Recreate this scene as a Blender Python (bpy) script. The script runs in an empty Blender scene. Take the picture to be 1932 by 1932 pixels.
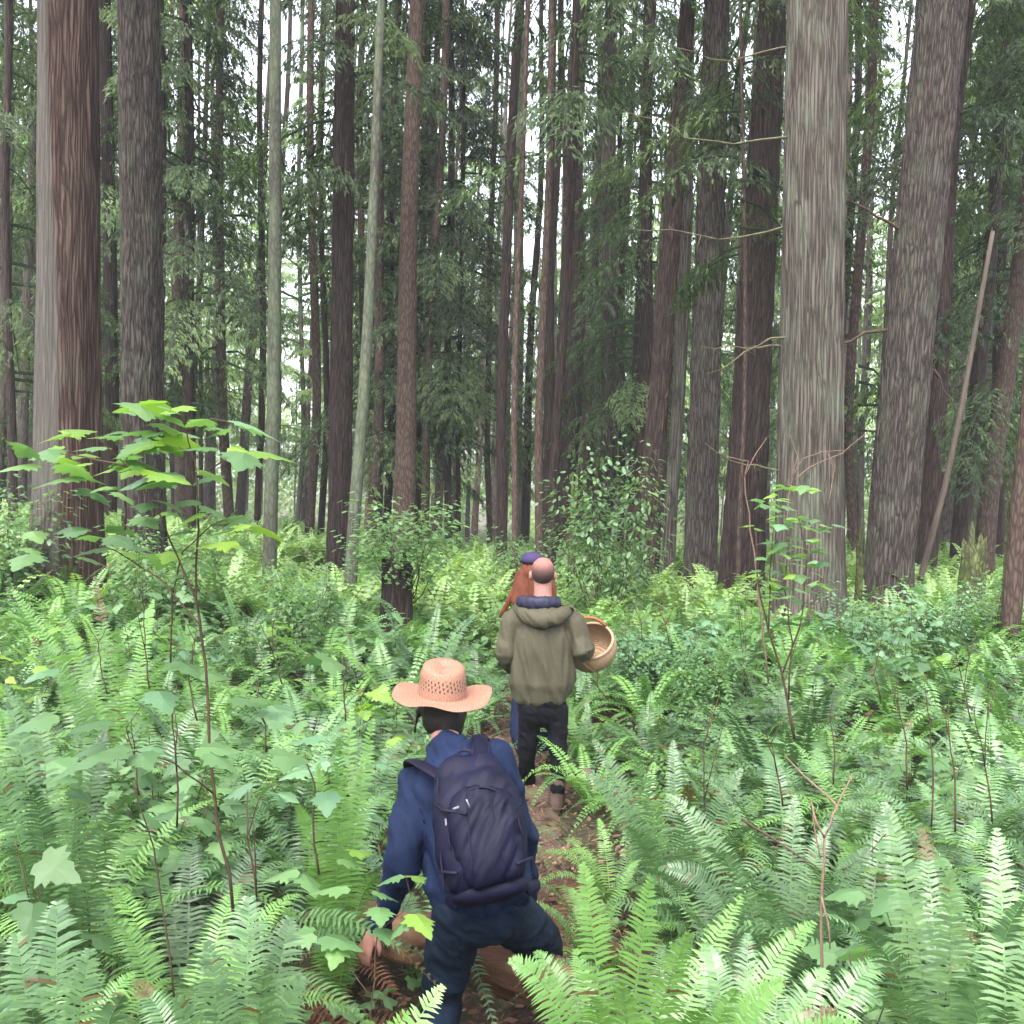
import bpy, bmesh, math, random
import numpy as np
from mathutils import Vector, Matrix, noise

R = math.radians
HAZE = True
rng = np.random.default_rng(11)
rnd = random.Random(5)
scene = bpy.context.scene
COL = scene.collection

# ------------------------------------------------------------------ camera
CAM_Z = 1.65
F = 1932.0                                   # focal length in units of a 1932 px wide picture
cd = bpy.data.cameras.new("camera")
cam = bpy.data.objects.new("camera", cd)
COL.objects.link(cam)
cd.sensor_width = 36.0
cd.lens = 36.0
cd.clip_start = 0.05
cd.clip_end = 3000.0
CM = Matrix.Rotation(R(87.0), 3, 'X') @ Matrix.Rotation(R(2.0), 3, 'Z')
cam.matrix_world = Matrix.Translation((0, 0, CAM_Z)) @ CM.to_4x4()
scene.camera = cam

# ------------------------------------------------------------------ light
SUN_EL, SUN_AZ = 58.0, 200.0
world = bpy.data.worlds.new("World")
scene.world = world
world.use_nodes = True
wn, wl = world.node_tree.nodes, world.node_tree.links
sky = wn.new("ShaderNodeTexSky")
sky.sky_type = 'NISHITA'
sky.sun_disc = False
sky.sun_elevation = R(SUN_EL)
sky.sun_rotation = R(SUN_AZ)
sky.air_density = 1.0
sky.dust_density = 4.0
hs = wn.new("ShaderNodeHueSaturation")
hs.inputs['Saturation'].default_value = 0.35
wl.new(sky.outputs[0], hs.inputs['Color'])
wl.new(hs.outputs[0], wn['Background'].inputs['Color'])
wn['Background'].inputs['Strength'].default_value = 0.15
sd = bpy.data.lights.new("sun", 'SUN')
sd.energy = 1.5
sd.angle = R(30)
sd.color = (1.0, 0.97, 0.92)
sun = bpy.data.objects.new("sun", sd)
COL.objects.link(sun)
a_ = R(SUN_AZ)
sdir = Vector((math.sin(a_) * math.cos(R(SUN_EL)), math.cos(a_) * math.cos(R(SUN_EL)), math.sin(R(SUN_EL))))
sun.rotation_euler = sdir.to_track_quat('Z', 'Y').to_euler()
scene.view_settings.view_transform = 'Standard'
scene.view_settings.look = 'None'
scene.view_settings.gamma = 1.0
scene.view_settings.exposure = 2.8
scene.cycles.use_denoising = True
scene.cycles.max_bounces = 5
scene.cycles.diffuse_bounces = 2
scene.cycles.glossy_bounces = 2
scene.cycles.transmission_bounces = 3
scene.cycles.caustics_reflective = False
scene.cycles.caustics_refractive = False
scene.render.use_persistent_data = False

# ------------------------------------------------------------------ placing helpers
def pix(px, py, Y):
    v = CM @ Vector(((px - 966) / F, (966 - py) / F, -1.0))
    return Vector((v.x * Y / v.y, Y, CAM_Z + v.z * Y / v.y))

CMI = CM.inverted()
def proj(p):
    v = CMI @ (Vector(p) - Vector((0, 0, CAM_Z)))
    if v.z > -0.05: return (-9999, -9999)
    return (966 + F * v.x / -v.z, 966 - F * v.y / -v.z)

_gy = np.array([-400, -20, -5, 0, 1.5, 3.2, 4.0, 5.5, 7, 8, 12, 20, 30, 60, 150, 600.])
_gz = np.array([1.5, .6, .15, 0, -.2, -.56, -.64, -.73, -.79, -.81, -.76, -.95, -1.6, -4.2, -8, -16.])
PATH = [(-0.35, 2.2), (-0.1, 3.0), (0.03, 3.8), (0.12, 4.6), (0.24, 5.4), (0.26, 6.3), (0.18, 7.2), (0.1, 8.2), (0.2, 9.6), (0.5, 11)]
_px = np.array([p[0] for p in PATH]); _py = np.array([p[1] for p in PATH])
def path_x(y): return np.interp(y, _py, _px)
def gh(x, y):
    x = np.asarray(x, float); y = np.asarray(y, float)
    z = sum(np.interp(y + d, _gy, _gz) for d in (-.5, 0, .5)) / 3
    n = np.clip(y / 6, 0, 1)
    z = z + n * (.07 * np.sin(x * 1.1 + 1.3) * np.cos(y * .8) + .05 * np.sin(x * 2.7 + y * 1.9))
    side = np.clip((np.abs(x - path_x(y)) - .35) / 1.2, 0, 1)
    z = z + .10 * side
    z = z + .35 * np.clip((-x - 3) / 4, 0, 1) * np.clip((y - 7) / 4, 0, 1)
    z = z + .2 * np.clip((x - 3) / 4, 0, 1) * np.clip((y - 9) / 4, 0, 1)
    return z
def ghf(x, y): return float(gh(x, y))

# ------------------------------------------------------------------ object helpers
def tag(o, label=None, cat=None, group=None, kind=None):
    if label: o['label'] = label
    if cat: o['category'] = cat
    if group: o['group'] = group
    if kind: o['kind'] = kind
    return o
def empty(name, loc=(0, 0, 0), label=None, cat=None, group=None):
    o = bpy.data.objects.new(name, None)
    o.empty_display_size = .1
    o.location = loc
    COL.objects.link(o)
    return tag(o, label, cat, group)
def part(name, me, parent=None, mat=None, loc=None):
    o = bpy.data.objects.new(name, me)
    COL.objects.link(o)
    if mat is not None and len(me.materials) == 0:
        me.materials.append(mat)
    if parent is not None: o.parent = parent
    if loc is not None: o.location = loc
    return o
def orient(o, base, d):
    q = Vector((0, 0, 1)).rotation_difference(Vector(d).normalized())
    o.location = base
    o.rotation_mode = 'QUATERNION'
    o.rotation_quaternion = q

def quads_mesh(name, Q, tint=None, smooth=False):
    Q = np.asarray(Q, np.float32)
    n = len(Q)
    me = bpy.data.meshes.new(name)
    me.vertices.add(n * 4)
    me.vertices.foreach_set("co", Q.reshape(-1))
    me.loops.add(n * 4)
    me.loops.foreach_set("vertex_index", np.arange(n * 4, dtype=np.int32))
    me.polygons.add(n)
    me.polygons.foreach_set("loop_start", np.arange(0, n * 4, 4, dtype=np.int32))
    if tint is not None:
        a = me.attributes.new("tint", 'FLOAT', 'FACE')
        a.data.foreach_set("value", np.asarray(tint, np.float32))
    me.update(calc_edges=True)
    return me
def py_mesh(name, V, Fc, smooth=True):
    me = bpy.data.meshes.new(name)
    me.from_pydata([tuple(v) for v in V], [], Fc)
    me.update()
    if smooth: me.shade_smooth()
    return me

def norm(a): return a / (np.linalg.norm(a, axis=-1, keepdims=True) + 1e-9)
UP = np.array([0, 0, 1.])

def kites(P, D, W, L, wd, m=.42, droop=0):
    """thin pointed leaves: P base, D direction, W width direction"""
    L = np.asarray(L).reshape(-1, 1); wd = np.asarray(wd).reshape(-1, 1)
    mid = P + D * L * m
    tip = P + D * L
    if droop is not 0:
        tip = tip - UP * L * droop
    return np.stack([P, mid + W * wd / 2, tip, mid - W * wd / 2], 1)

LEAF = np.array([(0, 0), (.28, -.07), (.50, .25), (.29, .38), (.26, .62), (0, 1.0), (-.26, .62), (-.29, .38), (-.50, .25), (-.28, -.07)])
OVAL = np.array([(0, 0), (.16, .08), (.27, .30), (.27, .50), (.17, .78), (0, 1.0), (-.17, .78), (-.27, .50), (-.27, .30), (-.16, .08)])
_half = [(.0, .0), (.16, -.12), (.36, -.08), (.34, .06), (.58, .20), (.40, .28), (.46, .40), (.27, .44), (.30, .60), (.17, .72), (.12, .88)]
LEAF_HI = np.array(_half + [(0, 1.04)] + [(-x, y) for x, y in _half[1:]][::-1])
def broad_leaves(P, D, N, L, shape=LEAF, fold=.25, droop=.2):
    """lobed leaves, 5 quads each"""
    W = norm(np.cross(D, N)); N = norm(np.cross(W, D))
    L = np.asarray(L).reshape(-1, 1)
    out = []
    def pt(x, y):
        return P + (W * x + D * y + N * (-abs(x) * fold - y * y * droop)) * L
    c = pt(0, .36)
    o = [pt(x, y) for x, y in shape]
    no = len(o)
    for i in range(0, no, 2):
        out.append(np.stack([c, o[i], o[(i + 1) % no], o[(i + 2) % no]], 1))
    return np.concatenate(out, 0)

def tube(V, Fc, pts, r0, r1, n=5, jit=0):
    pts = [Vector(p) for p in pts]
    b = len(V)
    m = len(pts)
    for i, p in enumerate(pts):
        t = (pts[min(i + 1, m - 1)] - pts[max(i - 1, 0)]).normalized()
        u = t.cross(Vector((.31, .17, .93))).normalized()
        if u.length < .5: u = Vector((1, 0, 0))
        w = t.cross(u)
        r = r0 + (r1 - r0) * i / (m - 1)
        for k in range(n):
            a = 2 * math.pi * k / n
            rr = r * (1 + (rnd.random() - .5) * jit)
            V.append(p + u * math.cos(a) * rr + w * math.sin(a) * rr)
    for i in range(m - 1):
        for k in range(n):
            Fc.append((b + i * n + k, b + i * n + (k + 1) % n, b + (i + 1) * n + (k + 1) % n, b + (i + 1) * n + k))
    Fc.append(tuple(b + (m - 1) * n + k for k in range(n)))
    Fc.append(tuple(b + k for k in reversed(range(n))))
def wiggle(p0, p1, n=6, amp=.05, sag=0):
    p0, p1 = Vector(p0), Vector(p1)
    L = (p1 - p0).length
    out = []
    for i in range(n + 1):
        t = i / n
        q = p0.lerp(p1, t)
        if 0 < i < n:
            q += Vector([(rnd.random() - .5) * 2 * amp * L for _ in range(3)])
        q.z -= sag * L * 4 * t * (1 - t)
        out.append(q)
    return out

# ------------------------------------------------------------------ materials
def new_mat(name):
    m = bpy.data.materials.new(name)
    m.use_nodes = True
    nt = m.node_tree
    return m, nt, nt.nodes, nt.links, nt.nodes['Principled BSDF']
def mixc(n, l, fac, a, b, mode='MIX'):
    x = n.new('ShaderNodeMix'); x.data_type = 'RGBA'; x.blend_type = mode
    for s, v in ((x.inputs[0], fac), (x.inputs[6], a), (x.inputs[7], b)):
        if hasattr(v, 'is_linked') or isinstance(v, bpy.types.NodeSocket): l.new(v, s)
        elif isinstance(v, (tuple, list)): s.default_value = (*v[:3], 1)
        else: s.default_value = v
    return x.outputs[2]
def coords(n, l, scale=(1, 1, 1), kind='Object'):
    tc = n.new('ShaderNodeTexCoord'); mp = n.new('ShaderNodeMapping')
    mp.inputs['Scale'].default_value = scale
    l.new(tc.outputs[kind], mp.inputs[0])
    return mp.outputs[0]
def noise_tex(n, l, vec, scale, detail=4, rough=.55, dist=0):
    t = n.new('ShaderNodeTexNoise')
    t.inputs['Scale'].default_value = scale; t.inputs['Detail'].default_value = detail
    t.inputs['Roughness'].default_value = rough; t.inputs['Distortion'].default_value = dist
    if vec is not None: l.new(vec, t.inputs['Vector'])
    return t.outputs['Fac']
def ramp(n, l, fac, stops):
    r = n.new('ShaderNodeValToRGB')
    el = r.color_ramp.elements
    while len(el) < len(stops): el.new(.5)
    for e, (p, c) in zip(el, stops):
        e.position = p
        e.color = (*c, 1) if isinstance(c, tuple) else (c, c, c, 1)
    l.new(fac, r.inputs[0])
    return r.outputs[0]
def bump(n, l, h, strength, dist, nrm=None):
    b = n.new('ShaderNodeBump')
    b.inputs['Strength'].default_value = strength; b.inputs['Distance'].default_value = dist
    l.new(h, b.inputs['Height'])
    if nrm is not None: l.new(nrm, b.inputs['Normal'])
    return b.outputs[0]

def leaf_mat(name, cols, trans=.35, rough=.45, spec=.5, var=.35, transcol=None):
    """cols: dark, mid, light base colours picked per leaf"""
    m, nt, n, l, p = new_mat(name)
    at = n.new('ShaderNodeAttribute'); at.attribute_name = 'tint'
    c = ramp(n, l, at.outputs['Fac'], [(0, cols[0]), (.5, cols[1]), (1, cols[2])])
    oi = n.new('ShaderNodeObjectInfo')
    v = ramp(n, l, oi.outputs['Random'], [(0, 1 - var), (1, 1 + var * .6)])
    c = mixc(n, l, 1.0, c, v, 'MULTIPLY')
    gt = n.new('ShaderNodeMath'); gt.operation = 'GREATER_THAN'; gt.inputs[1].default_value = 1.15
    l.new(at.outputs['Fac'], gt.inputs[0])
    c = mixc(n, l, gt.outputs[0], c, (.085, .06, .022))
    l.new(c, p.inputs['Base Color'])
    p.inputs['Roughness'].default_value = rough
    p.inputs['Specular IOR Level'].default_value = spec
    tr = n.new('ShaderNodeBsdfTranslucent')
    c2 = mixc(n, l, 1.0, c, transcol or (1.15, 1.3, .65), 'MULTIPLY')
    l.new(c2, tr.inputs['Color'])
    mx = n.new('ShaderNodeMixShader'); mx.inputs[0].default_value = trans
    l.new(p.outputs[0], mx.inputs[1]); l.new(tr.outputs[0], mx.inputs[2])
    l.new(mx.outputs[0], nt.nodes['Material Output'].inputs['Surface'])
    return m

M_FERN = leaf_mat("fern_green", [(.028, .065, .03), (.09, .175, .07), (.17, .30, .105)], .27, .42, .6, .3)
M_FERN_BRIGHT = leaf_mat("fern_bright", [(.07, .16, .045), (.125, .25, .065), (.185, .335, .085)], .33, .42, .5, .15)
M_FERN_DEAD = leaf_mat("fern_dead", [(.06, .027, .016), (.11, .05, .03), (.19, .095, .055)], .2, .8, .2, .2)
M_LEAF = leaf_mat("shrub_leaf", [(.07, .14, .06), (.11, .21, .085), (.17, .29, .10)], .45, .45, .6, .25)
M_LEAF_BLUE = leaf_mat("blue_green_leaf", [(.08, .165, .085), (.12, .235, .12), (.17, .30, .15)], .35, .4, .7, .2)
M_LEAF_LIME = leaf_mat("lime_leaf", [(.14, .24, .05), (.18, .31, .06), (.27, .42, .07)], .45, .5, .4, .2)
M_NEEDLE = leaf_mat("conifer_sprays", [(.032, .052, .03), (.075, .115, .05), (.15, .215, .085)], .45, .6, .25, .4)
M_NEEDLE_FAR = leaf_mat("far_foliage", [(.10, .16, .07), (.19, .28, .11), (.32, .44, .17)], .5, .5, .4, .4)  # bright deciduous green, with the sky-lit look put into the colour

def bark_mat(name, dark, mid, light, moss=None, mossamt=.5, fz=.12, fscale=14, kind='fir', strength=1.0, dist=.03):
    m, nt, n, l, p = new_mat(name)
    v = coords(n, l, (1, 1, fz))
    w = noise_tex(n, l, coords(n, l, (1, 1, .4)), 2.2, 3)
    vm = n.new('ShaderNodeVectorMath'); vm.operation = 'MULTIPLY_ADD'
    l.new(w, vm.inputs[0]); vm.inputs[1].default_value = (.12, .12, .03)
    l.new(v, vm.inputs[2])
    vo = n.new('ShaderNodeTexVoronoi'); vo.feature = 'DISTANCE_TO_EDGE'
    vo.inputs['Scale'].default_value = fscale
    l.new(vm.outputs[0], vo.inputs['Vector'])
    ridge = ramp(n, l, vo.outputs['Distance'], [(0, 0.0), (.26, .78), (.6, 1.0)])
    fine = noise_tex(n, l, coords(n, l, (1, 1, fz * .5)), fscale * 4, 6, .65)
    h = mixc(n, l, .55, ridge, fine)
    c = ramp(n, l, h, [(.26, dark), (.54, mid), (.86, light)])
    big = noise_tex(n, l, coords(n, l, (1, 1, .25)), 1.3, 4)
    c = mixc(n, l, ramp(n, l, big, [(.3, .0), (.7, .55)]), c, mixc(n, l, 1.0, c, (1.08, .98, .94), 'MULTIPLY'))
    if moss:
        pm = noise_tex(n, l, coords(n, l, (1, 1, .35)), 3.1, 6, .7)
        mk = ramp(n, l, pm, [(.62 - mossamt * .25, 0.0), (.78 - mossamt * .2, mossamt)])
        c = mixc(n, l, mk, c, mixc(n, l, .55, mixc(n, l, 1.0, c, (1.3, 1.5, 1.2), 'MULTIPLY'), moss))
    if name == 'cedar_bark_red':                      # weathered grey strip beside freshly shed red bark
        sx = n.new('ShaderNodeSeparateXYZ'); l.new(coords(n, l), sx.inputs[0])
        ma = n.new('ShaderNodeMath'); ma.operation = 'MULTIPLY_ADD'; l.new(sx.outputs['Z'], ma.inputs[0]); ma.inputs[1].default_value = .035; l.new(sx.outputs['X'], ma.inputs[2])
        mb = n.new('ShaderNodeMath'); mb.operation = 'MULTIPLY_ADD'; l.new(big, mb.inputs[0]); mb.inputs[1].default_value = .18; l.new(ma.outputs[0], mb.inputs[2])
        fk = ramp(n, l, mb.outputs[0], [(.20, 1.0), (.26, 0.0)])
        c = mixc(n, l, fk, c, mixc(n, l, 1.0, mixc(n, l, .5, c, (.11, .10, .09)), (1.15, 1.27, 1.27), 'MULTIPLY'))
    oi = n.new('ShaderNodeObjectInfo')
    c = mixc(n, l, 1.0, c, ramp(n, l, oi.outputs['Random'], [(0, .7), (1, 1.05)]), 'MULTIPLY')
    l.new(c, p.inputs['Base Color'])
    p.inputs['Roughness'].default_value = .9
    p.inputs['Specular IOR Level'].default_value = .2
    l.new(bump(n, l, h, strength, dist), p.inputs['Normal'])
    return m
M_CEDAR = bark_mat("cedar_bark", (.022, .017, .014), (.088, .075, .064), (.155, .143, .127), (.15, .19, .14), .55, .035, 28, dist=.035)
M_CEDAR_RED = bark_mat("cedar_bark_red", (.016, .008, .006), (.072, .042, .034), (.16, .125, .11), (.15, .18, .13), .35, .035, 26, dist=.03)
M_FIR = bark_mat("fir_bark", (.016, .012, .011), (.075, .061, .055), (.125, .106, .098), (.11, .14, .09), .5, .09, 27, dist=.045)
M_DARK = bark_mat("dark_bark", (.010, .006, .0055), (.042, .027, .024), (.072, .052, .047), (.07, .09, .05), .3, .07, 27, dist=.03)
M_BROWN = bark_mat("brown_bark", (.03, .018, .014), (.075, .052, .043), (.115, .085, .072), (.13, .15, .09), .3, .2, 26, dist=.012)
M_ALDER = bark_mat("pale_bark", (.035, .036, .028), (.065, .068, .052), (.098, .10, .08), (.13, .18, .10), .7, .3, 20, strength=.4, dist=.004)
M_MOSSY = bark_mat("mossy_bark", (.025, .025, .012), (.075, .09, .035), (.14, .165, .06), (.11, .16, .04), .8, .4, 22, dist=.02)

def plain_mat(name, c1, c2, scale=8, rough=.85, stretch=(1, 1, 1), bs=.4, bd=.01, spec=.3, detail=5):
    m, nt, n, l, p = new_mat(name)
    f = noise_tex(n, l, coords(n, l, stretch), scale, detail, .6)
    l.new(ramp(n, l, f, [(.3, c1), (.7, c2)]), p.inputs['Base Color'])
    p.inputs['Roughness'].default_value = rough
    p.inputs['Specular IOR Level'].default_value = spec
    l.new(bump(n, l, f, bs, bd), p.inputs['Normal'])
    return m
M_TWIG = plain_mat("brown_twig", (.03, .018, .013), (.075, .042, .028), 30)
M_STEM = plain_mat("green_stem", (.10, .12, .04), (.2, .2, .08), 30)
M_DRY = plain_mat("dry_twig", (.10, .062, .044), (.19, .125, .09), 30)
M_POLE = plain_mat("dead_pole_wood", (.04, .03, .025), (.10, .075, .06), 6, stretch=(3, 3, .4))
M_BRANCH = plain_mat("mossy_branch", (.045, .034, .024), (.10, .095, .045), 12)
M_LOG = plain_mat("rotten_wood", (.045, .016, .009), (.17, .095, .058), 9, .95, (.25, 1.2, 1.2), .8, .03)
M_LITTER = leaf_mat("litter", [(.05, .026, .017), (.13, .07, .045), (.28, .17, .115)], .1, .9, .2, .1)

def ground_mat():
    m, nt, n, l, p = new_mat("forest_floor")
    v = coords(n, l)
    a = noise_tex(n, l, v, 1.6, 6, .6)
    b = noise_tex(n, l, v, 22, 6, .7)
    c = ramp(n, l, b, [(.3, (.018, .011, .008)), (.55, (.055, .033, .022)), (.75, (.12, .07, .045))])
    g = ramp(n, l, b, [(.3, (.012, .018, .006)), (.7, (.045, .065, .02))])
    c = mixc(n, l, ramp(n, l, a, [(.42, 0.0), (.6, .85)]), c, g)
    l.new(c, p.inputs['Base Color'])
    p.inputs['Roughness'].default_value = .95
    l.new(bump(n, l, b, .8, .04), p.inputs['Normal'])
    return m
def path_mat():
    m, nt, n, l, p = new_mat("path_litter")
    v = coords(n, l)
    b = noise_tex(n, l, v, 30, 8, .75, .4)
    a = noise_tex(n, l, v, 4, 4)
    c = ramp(n, l, b, [(.3, (.03, .017, .012)), (.5, (.085, .05, .036)), (.7, (.18, .11, .08))])
    c = mixc(n, l, ramp(n, l, a, [(.5, 0.0), (.7, .6)]), c, (.12, .14, .045))
    l.new(c, p.inputs['Base Color'])
    p.inputs['Roughness'].default_value = .95
    l.new(bump(n, l, b, .9, .03), p.inputs['Normal'])
    return m

# ------------------------------------------------------------------ ground and path
def axis(lo, hi, n, p):
    t = np.linspace(-1, 1, n)
    s = np.sign(t) * (np.abs(t) * .12 + .88 * np.abs(t) ** p)
    return np.where(s < 0, -s * lo, s * hi)
xs = axis(-400, 400, 241, 4.5)
ys = axis(-400, 600, 301, 4.5) + 6
X, Y = np.meshgrid(xs, ys)
Z = gh(X, Y)
near = (np.abs(X) < 25) & (Y > -6) & (Y < 45)
zn = np.zeros_like(Z)
for i, j in zip(*np.nonzero(near)):
    zn[i, j] = .05 * noise.noise(Vector((X[i, j] * 1.7, Y[i, j] * 1.7, 0))) + .03 * noise.noise(Vector((X[i, j] * 5, Y[i, j] * 5, 3)))
GV = np.stack([X, Y, Z + zn], -1).reshape(-1, 3)
nx = len(xs)
idx = np.arange(len(ys) * nx).reshape(len(ys), nx)
GF = np.stack([idx[:-1, :-1], idx[:-1, 1:], idx[1:, 1:], idx[1:, :-1]], -1).reshape(-1, 4)
me = bpy.data.meshes.new("ground")
me.from_pydata(GV.tolist(), [], GF.tolist()); me.shade_smooth()
tag(part("ground", me, None, ground_mat()), kind='structure')

V, Fc = [], []
NS = 140
for i in range(NS + 1):
    y = 2.0 + 9.0 * i / NS
    cx = float(path_x(y))
    hw = .15 + .06 * noise.noise(Vector((y * 2.1, 1, 0)))
    for k in range(13):
        u = (k - 6) / 6
        x = cx + u * (hw + .1 * noise.noise(Vector((y * 5, 4 + (u > 0), 0))))
        z = ghf(x, y) + .05 * noise.noise(Vector((x * 1.7, y * 1.7, 0))) + .035 - .06 * abs(u) ** 6 - .02 * (1 - abs(u)) + .02 * noise.noise(Vector((x * 9, y * 9, 2)))
        V.append((x, y, z + .02))
for i in range(NS):
    for k in range(12):
        b = i * 13 + k
        Fc.append((b, b + 1, b + 14, b + 13))
tag(part("path", py_mesh("path", V, Fc), None, path_mat()), kind='structure')

# litter: dead leaves, needles and bits of frond on and beside the path
n = 16000
ly = 2.0 + 9 * rng.random(n) ** 1.1
lx = path_x(ly) + rng.normal(0, .55, n)
P = np.stack([lx, ly, gh(lx, ly) + .03 + .05 * rng.random(n)], 1)
az = rng.random(n) * 2 * np.pi
D = norm(np.stack([np.cos(az), np.sin(az), rng.normal(0, .3, n)], 1))
W = norm(np.cross(D, UP + rng.normal(0, .3, (n, 3))))
L = .02 + .07 * rng.random(n) ** 2
wd = np.where(rng.random(n) < .6, .006, L * .5)
me = quads_mesh("leaf_litter", kites(P, D, W, L, wd), rng.random(n))
tag(part("leaf_litter", me, None, M_LITTER), kind='stuff', label="brown needles and dead leaves littering the path", cat="leaf litter")

# ------------------------------------------------------------------ trunks
def ridges(a, r, z, kind):
    if kind == 'cedar':
        u = noise.noise(Vector((math.cos(a) * r * 24, math.sin(a) * r * 24, z * .35)))
        v = noise.noise(Vector((math.cos(a) * r * 50 + 5, math.sin(a) * r * 50, z * .8)))
        return -.014 * (1 - abs(u) * 2.4) - .005 * v
    if kind == 'fir':
        wz = .05 * noise.noise(Vector((a * 3, z * 3.2, 1)))
        u = noise.noise(Vector((math.cos(a + wz / r) * r * 24, math.sin(a + wz / r) * r * 24, z * 1.7)))
        v = noise.noise(Vector((math.cos(a) * r * 34, math.sin(a) * r * 34, z * 4)))
        return -.020 * (1 - abs(u) * 2.6) - .005 * v
    return .004 * noise.noise(Vector((math.cos(a) * 3, math.sin(a) * 3, z * 3)))
def trunk_mesh(H, r0, r1, zt, kind='plain', near=False, flare=.3, bend=.0, seed=0):
    if near:
        zs = list(np.arange(0, zt + 2.5, .045 if kind == 'fir' else .06)) + list(np.arange(zt + 3, H, 1.0)) + [H]
        n = 190
    else:
        zs = [0, .15, .35, .7, 1.2, 2, 3] + list(np.arange(4, H, 1.1)) + [H]
        n = 14
    V, Fc = [], []
    for z in zs:
        if z < zt: r = r0 + (r1 - r0) * z / zt
        else: r = r1 + (.02 - r1) * ((z - zt) / max(H - zt, .1)) ** 1.1
        fl = flare * math.exp(-z / (r0 * 1.6))
        bx = bend * noise.noise(Vector((seed, z * .13, 0))) * 2 * min(1, z / 3)
        by = bend * noise.noise(Vector((seed, z * .13, 9))) * 2 * min(1, z / 3)
        for k in range(n):
            a = 2 * math.pi * k / n
            rr = r * (1 + fl * (1 + .35 * math.cos(5 * a + seed) + .25 * math.cos(3 * a + 2 * seed)) + .035 * math.cos(2 * a + z * .3 + seed) + .02 * math.cos(5 * a - z * .5))
            if near: rr += ridges(a, r, z + seed * 7, kind)
            V.append((rr * math.cos(a) + bx, rr * math.sin(a) + by, z - (.35 if z == 0 else 0)))
    m = len(zs)
    for i in range(m - 1):
        for k in range(n):
            Fc.append((i * n + k, i * n + (k + 1) % n, (i + 1) * n + (k + 1) % n, (i + 1) * n + k))
    Fc.append(tuple((m - 1) * n + k for k in range(n)))
    return py_mesh("trunk", V, Fc)

# ------------------------------------------------------------------ crowns
def crown_mesh(seed, z0, z1, rmax, nb, per, leaf=.10, hang=.55, up=.1, sparse=.0, shape='cone'):
    g = np.random.default_rng(seed)
    Q, T = [], []
    for b in range(nb):
        f = (b + g.random()) / nb
        z = z0 + (z1 - z0) * f
        if shape == 'cone': Lb = rmax * (1 - f * .85) * (.55 + .6 * g.random())
        else: Lb = rmax * math.sin(math.pi * min(.97, f * .8 + .17)) * (.6 + .5 * g.random())
        if f < .15: Lb *= .7 + f * 2
        a = g.random() * 2 * np.pi
        out = np.array([math.cos(a), math.sin(a), 0]); side = np.array([-math.sin(a), math.cos(a), 0])
        n = int(per * (Lb / rmax + .25))
        t = .12 + .88 * g.random(n) ** .75
        nsub = 9
        ts = (np.round(t * nsub) + g.normal(0, .07, n)) / nsub
        s = np.where(g.random(n) < .5, -1., 1.)
        sl = (Lb * .34) * (1.15 - ts) * 1.1 + .1
        q = g.random(n)
        zl = lambda tt: z + Lb * (up * tt - hang * .8 * tt ** 2)
        P = out * (Lb * ts)[:, None] + side * (s * sl * q)[:, None] + out * (sl * q * .45)[:, None]
        P[:, 2] = zl(ts) - hang * sl * q ** 1.6 * .9 + g.normal(0, .04, n)
        D = out * .4 + side * (s * .6)[:, None] + UP * (-.4 - hang * 1.5 * q)[:, None] + g.normal(0, .38, (n, 3))
        D = norm(D)
        W = norm(np.cross(D, UP * 1.0 + out * .6 + g.normal(0, .45, (n, 3))))
        L = leaf * (.6 + 1.0 * g.random(n))
        Q.append(kites(P, D, W, L, L * (.17 + .16 * g.random(n))))
        tb = np.clip(g.normal(.42, .2), 0, 1)
        T.append(np.clip(tb + g.normal(0, .2, n) , 0, 1))
        # limb
        m = 4
        for k in range(m):
            p = out * Lb * (k / m) ; p[2] = zl(k / m)
            p2 = out * Lb * ((k + 1) / m); p2[2] = zl((k + 1) / m)
            w = (.028 * (1 - k / m) + .006) * (Lb / 3 + .3)
            for wv in (side, UP):
                Q.append(np.array([[p - wv * w, p + wv * w, p2 + wv * w * .7, p2 - wv * w * .7]]))
                T.append(np.array([0.0]))
    return quads_mesh("crown", np.concatenate(Q), np.concatenate(T))

CROWNS = {
    'low': [crown_mesh(20 + i, 2.5 + i * .5, 17, 3.0, 42, 720, .10, .8) for i in range(3)],
    'mid': [crown_mesh(30 + i, 6.0 + i * .8, 23, 3.3, 42, 680, .11, .75) for i in range(3)],
    'high': [crown_mesh(40 + i, 12 + i, 28, 3.6, 38, 420, .15, .65) for i in range(2)],
    'bright': [crown_mesh(50 + i, 2.0 + i * 1.5, 18, 4.6, 30, 620, .17, .35, .35, shape='round') for i in range(3)],
}
tree_records = []
def add_crown(t, kind, i, s=1.0, rz=None, mat=None):
    me = CROWNS[kind][i % len(CROWNS[kind])]
    if mat is not None and (not me.materials):
        me.materials.append(mat)
    c = part("crown", me, t)
    c.scale = (s, s, s)
    c.rotation_euler.z = rnd.random() * 6.28 if rz is None else rz
    return c
for k in ('low', 'mid', 'high'):
    for m_ in CROWNS[k]: m_.materials.append(M_NEEDLE)
for m_ in CROWNS['bright']: m_.materials.append(M_NEEDLE_FAR)

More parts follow.
